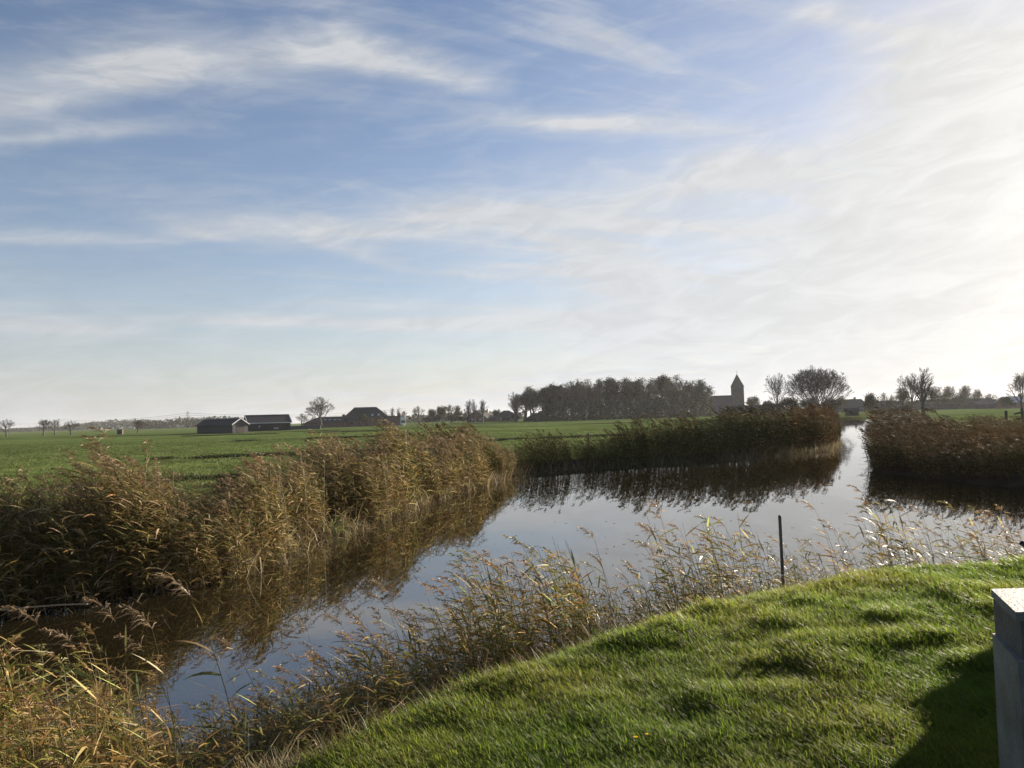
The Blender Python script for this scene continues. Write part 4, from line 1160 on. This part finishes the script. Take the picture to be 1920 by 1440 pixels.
# dandelions in the lawn
for i, (px, py, lab) in enumerate(((1192, 1386, 'larger yellow dandelion flower low in the near lawn'), (1213, 1382, 'smaller yellow dandelion flower right beside the larger one'))):
    p = on_plane(px, py, BANK_Z + .1); z0 = float(ground_z(p[0], p[1])[0])
    t = empty('dandelion', (p[0], p[1], z0)); b = QB(); b.tube([(0, 0, 0), (0, 0, .085)], [.002, .002], (.1, .14, .03), 4); link('stalk', b.mesh('stalk'), t, M_grass)
    b = QB()
    for k in range(26):
        a = k*2.4; rr_ = .013 - .005*i
        b.ribbon([(0, 0, .085), (rr_*math.cos(a)*(k/26 + .2), rr_*math.sin(a)*(k/26 + .2), .092)], [.003, .006], (-math.sin(a), math.cos(a), .2), (.75, .5, .02))
    link('flower_head', b.mesh('flower_head'), t, M_grass)
    tag(t, lab, 'dandelion', 'dandelions in the lawn')

# gulls, tiny in the sky
def bird(px, py, D, rot, label):
    p = at_depth(px, py, D); b = QB()
    b.tube([(-.25, 0, 0), (-.1, 0, .03), (.1, 0, .03), (.28, 0, 0)], [.02, .07, .07, .02], (.06, .06, .065), 6)
    for sg in (-1, 1): b.ribbon([(0, 0, .04), (-.02, sg*.3, .16), (-.12, sg*.65, .08)], [.2, .17, .04], (1, 0, 0), (.07, .07, .075))
    o = link('bird', b.mesh('bird'), None, M_bark); o.location = tuple(p); o.rotation_euler.z = rot
    tag(o, label, 'bird', 'birds in the sky')

# ------------------------------------------------------------------ haze
HZ = MB().box(-3800, 3800, -390, 4200, -1.8, 28)
hm_, nt = new_mat('thin_autumn_haze')
o_ = nd(nt, 'ShaderNodeOutputMaterial'); pv = nd(nt, 'ShaderNodeVolumePrincipled')
pv.inputs['Color'].default_value = (.86, .9, .95, 1); pv.inputs['Density'].default_value = .0001; pv.inputs['Anisotropy'].default_value = .25
nt.links.new(pv.outputs[0], o_.inputs['Volume'])
h_ = HZ.build('haze', hm_); tag(h_, kind='stuff'); tag(h_, 'thin pale haze over the fields', 'haze')

# ------------------------------------------------------------------ sky and light
world = bpy.data.worlds.new('World'); scene.world = world; world.use_nodes = True
nt = world.node_tree
for n in list(nt.nodes): nt.nodes.remove(n)
LK = nt.links.new
def mth(op, a, b=None, c=None, clamp=False):
    n = nt.nodes.new('ShaderNodeMath'); n.operation = op; n.use_clamp = clamp
    for i, x in enumerate((a, b, c)):
        if x is None: continue
        if isinstance(x, (int, float)): n.inputs[i].default_value = float(x)
        else: LK(x, n.inputs[i])
    return n.outputs[0]
def vec(x, y, z):
    n = nt.nodes.new('ShaderNodeCombineXYZ')
    for i, q in enumerate((x, y, z)):
        if isinstance(q, (int, float)): n.inputs[i].default_value = q
        else: LK(q, n.inputs[i])
    return n.outputs[0]
def noise(v, scale, detail=5, rough=.55, dist=0.0):
    n = nt.nodes.new('ShaderNodeTexNoise'); n.inputs['Scale'].default_value = scale; n.inputs['Detail'].default_value = detail
    n.inputs['Roughness'].default_value = rough; n.inputs['Distortion'].default_value = dist; LK(v, n.inputs['Vector']); return n.outputs['Fac']
def mrange(x, a, b, c=0.0, d=1.0, smooth=True):
    n = nt.nodes.new('ShaderNodeMapRange'); n.interpolation_type = 'SMOOTHSTEP' if smooth else 'LINEAR'
    LK(x, n.inputs[0])
    for i, q in enumerate((a, b, c, d)): n.inputs[i + 1].default_value = q
    return n.outputs[0]
tc = nt.nodes.new('ShaderNodeTexCoord'); sep = nt.nodes.new('ShaderNodeSeparateXYZ'); LK(tc.outputs['Generated'], sep.inputs[0])
dx, dy, dz = sep.outputs
az = mth('ARCTAN2', dx, dy); el = mth('ARCSINE', dz)
zz = mth('ADD', mth('MAXIMUM', dz, 0.0), .10)
pu, pv_ = mth('DIVIDE', dx, zz), mth('DIVIDE', dy, zz)
P = vec(pu, pv_, 0.0)
# warped cloud-sheet coordinates
warp = noise(vec(mth('MULTIPLY', az, 2.2), mth('MULTIPLY', el, 5.0), 1.7), 2.2, 4, .55)
warp2 = noise(vec(mth('MULTIPLY', az, 4.0), mth('MULTIPLY', el, 9.0), 5.0), 3.0, 5, .6)
fib = noise(vec(mth('ADD', mth('MULTIPLY', az, 3.0), mth('MULTIPLY', el, 3.0)), mth('ADD', mth('MULTIPLY', el, 16.0), mth('MULTIPLY', az, -2.0)), 0.3), 2.4, 7, .62, .5)
fib2 = noise(P, 1.1, 7, .6, .8)
fib3 = noise(vec(mth('ADD', mth('MULTIPLY', az, 6.0), mth('MULTIPLY', el, 5.0)), mth('ADD', mth('MULTIPLY', el, 22.0), mth('MULTIPLY', az, -4.0)), 2.2), 1.6, 8, .6, 1.2)
def ae(px, py):
    d = ray(px, py); d = d/np.linalg.norm(d); return math.atan2(d[0], d[1]), math.asin(d[2])
def streak(x0, y0, x1, y1, wpx, inten, warpk=1.0, low=1.0):
    (a0, e0), (a1, e1) = ae(x0, y0), ae(x1, y1)
    ca, ce = (a0 + a1)/2, (e0 + e1)/2; Lh = math.hypot(a1 - a0, e1 - e0)/2; th = math.atan2(e1 - e0, a1 - a0); W = wpx/F
    da, de = mth('SUBTRACT', az, ca), mth('SUBTRACT', el, ce)
    s = mth('MULTIPLY', mth('ADD', mth('MULTIPLY', da, math.cos(th)), mth('MULTIPLY', de, math.sin(th))), 1/Lh)
    t = mth('ADD', mth('MULTIPLY', da, -math.sin(th)), mth('MULTIPLY', de, math.cos(th)))
    t = mth('ADD', t, mth('MULTIPLY', mth('SUBTRACT', warp, .5), .06*warpk))
    t = mth('ADD', t, mth('MULTIPLY', mth('SUBTRACT', warp2, .5), .022*warpk))
    t = mth('MULTIPLY', t, 1/W)
    # sharper lower edge, feathered upper edge
    tt = mth('MULTIPLY', mth('MAXIMUM', t, 0.0), mth('MAXIMUM', t, 0.0)); tb = mth('MULTIPLY', mth('MINIMUM', t, 0.0), mth('MINIMUM', t, 0.0))
    g_ = mth('EXPONENT', mth('MULTIPLY', mth('ADD', tt, mth('MULTIPLY', tb, low)), -1.0))
    f_ = mth('MAXIMUM', mth('SUBTRACT', 1.0, mth('MULTIPLY', s, s)), 0.0)
    return mth('MULTIPLY', mth('MULTIPLY', g_, f_), inten)
S = [streak(-330, 250, 470, 88, 62, .62, .25, 6.0), streak(120, 135, 760, 95, 52, .55, .25, 5.0), streak(500, 62, 980, 168, 34, .75, .3, 3.0), streak(600, 40, 720, 140, 24, .35, .4, 2.0),
     streak(-250, 268, 430, 226, 20, .42, .25, 2.5), streak(820, 205, 1500, 238, 18, .5, .25, 2.0), streak(-250, 440, 480, 446, 14, .4, .2, 3.0),
     streak(200, 398, 920, 440, 30, .6, .4, 2.0), streak(280, 430, 460, 452, 12, .4, .3, 2.0), streak(540, 440, 800, 512, 15, .4, .4, 2.0), streak(-250, 588, 340, 622, 20, .5, .25, 1.5), streak(150, 592, 1300, 596, 14, .62, .2, 2.0),
     streak(560, 420, 1500, 345, 55, .5, .6, 1.0), streak(980, 430, 1300, 560, 40, .4, .6, 1.0), streak(1230, 325, 1680, 285, 36, .6, .6, 1.5), streak(1480, 10, 1640, 60, 26, .4, .5, 1.5),
     streak(1560, 130, 2050, 120, 60, .4, .8, 1.0), streak(900, 600, 1700, 560, 40, .3, .5, 1.0)]
tot = S[0]
for s_ in S[1:]: tot = mth('ADD', tot, s_)
tot = mth('MULTIPLY', tot, mth('MULTIPLY', mrange(fib, .30, .68, .80, 1.12), mrange(fib3, .30, .66, .84, 1.08)))
sdn = nt.nodes.new('ShaderNodeVectorMath'); sdn.operation = 'DOT_PRODUCT'; LK(tc.outputs['Generated'], sdn.inputs[0]); sdn.inputs[1].default_value = tuple(SUN)
cs = mth('MAXIMUM', sdn.outputs['Value'], 0.0)
# broad thin veil, thickening towards the sun
veil = mth('MULTIPLY', mrange(cs, .60, .97, 0.0, .72), mth('MULTIPLY', mrange(fib2, .28, .66, .55, 1.05), mth('MULTIPLY', mrange(el, .16, .44, 1.0, .28), mrange(fib3, .3, .68, .88, 1.05))))
veil = mth('ADD', veil, mrange(cs, .90, .98, 0.0, .6))
veil = mth('ADD', veil, mth('MULTIPLY', mrange(fib, .42, .75, 0.0, .22), mrange(el, .0, .5, .6, 1.0)))
horizon = mth('MULTIPLY', mth('EXPONENT', mth('MULTIPLY', mth('MAXIMUM', el, 0.0), -7.0)), .85)
cirn = noise(vec(mth('ADD', mth('MULTIPLY', pu, .55), mth('MULTIPLY', pv_, .25)), mth('SUBTRACT', mth('MULTIPLY', pv_, 1.9), mth('MULTIPLY', pu, .7)), 4.0), 1.3, 8, .58, .9)
cir = mth('MULTIPLY', mrange(cirn, .46, .74, 0.0, .62), mrange(cs, .35, .8, .25, 1.0))
C_ = mth('MINIMUM', mth('ADD', mth('ADD', mth('ADD', tot, veil), horizon), cir), .975)
sky = nt.nodes.new('ShaderNodeTexSky'); sky.sky_type = 'NISHITA'; sky.sun_disc = False
sky.sun_elevation = R(SUN_EL); sky.sun_rotation = R(SUN_AZ); sky.altitude = 0; sky.air_density = 1.0; sky.dust_density = .6; sky.ozone_density = 2.5
glow = mth('POWER', cs, 42.0); glow2 = mth('POWER', cs, 9.0)
bright = mth('ADD', mth('ADD', mth('ADD', 4.7, mth('MULTIPLY', mth('MULTIPLY', cs, cs), 1.2)), mth('MULTIPLY', glow2, .5)), mth('MULTIPLY', glow, 2.2))
bright = mth('MULTIPLY', mth('MULTIPLY', bright, mrange(fib3, .3, .7, .81, .92)), mth('ADD', 1.0, mth('MULTIPLY', mth('EXPONENT', mth('MULTIPLY', mth('MAXIMUM', el, 0.0), -5.0)), .20)))
cc = nt.nodes.new('ShaderNodeMix'); cc.data_type = 'RGBA'; LK(glow2, cc.inputs[0]); cc.inputs[6].default_value = (.93, .96, 1.0, 1); cc.inputs[7].default_value = (1.0, .975, .92, 1)
csc = nt.nodes.new('ShaderNodeVectorMath'); csc.operation = 'SCALE'; LK(cc.outputs[2], csc.inputs[0]); LK(bright, csc.inputs['Scale'])
mixn = nt.nodes.new('ShaderNodeMix'); mixn.data_type = 'RGBA'; LK(C_, mixn.inputs[0]); gr = nt.nodes.new('ShaderNodeMix'); gr.data_type = 'RGBA'; gr.blend_type = 'MULTIPLY'; gr.inputs[0].default_value = 1.0; LK(sky.outputs[0], gr.inputs[6]); gr.inputs[7].default_value = (1.12, 1.0, 1.02, 1); LK(gr.outputs[2], mixn.inputs[6]); LK(csc.outputs[0], mixn.inputs[7])
bg = nt.nodes.new('ShaderNodeBackground'); bg.inputs['Strength'].default_value = .05; LK(mixn.outputs[2], bg.inputs['Color'])
wo = nt.nodes.new('ShaderNodeOutputWorld'); LK(bg.outputs[0], wo.inputs['Surface'])

sun_d = bpy.data.lights.new('sun', 'SUN'); sun_d.energy = 5.0; sun_d.angle = R(.6); sun_d.color = (1.0, .86, .68)
sun = bpy.data.objects.new('sun', sun_d); col.objects.link(sun)
sun.rotation_euler = Vector(-SUN).to_track_quat('-Z', 'Y').to_euler()

vs = scene.view_settings; scene.display_settings.display_device = 'sRGB'
vs.view_transform = 'Standard'; vs.look = 'None'; vs.exposure = 1.55; vs.gamma = 1.0
cy = scene.cycles
cy.max_bounces = 7; cy.diffuse_bounces = 3; cy.glossy_bounces = 3; cy.transmission_bounces = 4; cy.volume_bounces = 0; cy.transparent_max_bounces = 8
cy.sample_clamp_indirect = 6.0; cy.use_adaptive_sampling = False
cy.use_denoising = True; cy.denoiser = 'OPENIMAGEDENOISE'; cy.denoising_input_passes = 'RGB_ALBEDO_NORMAL'
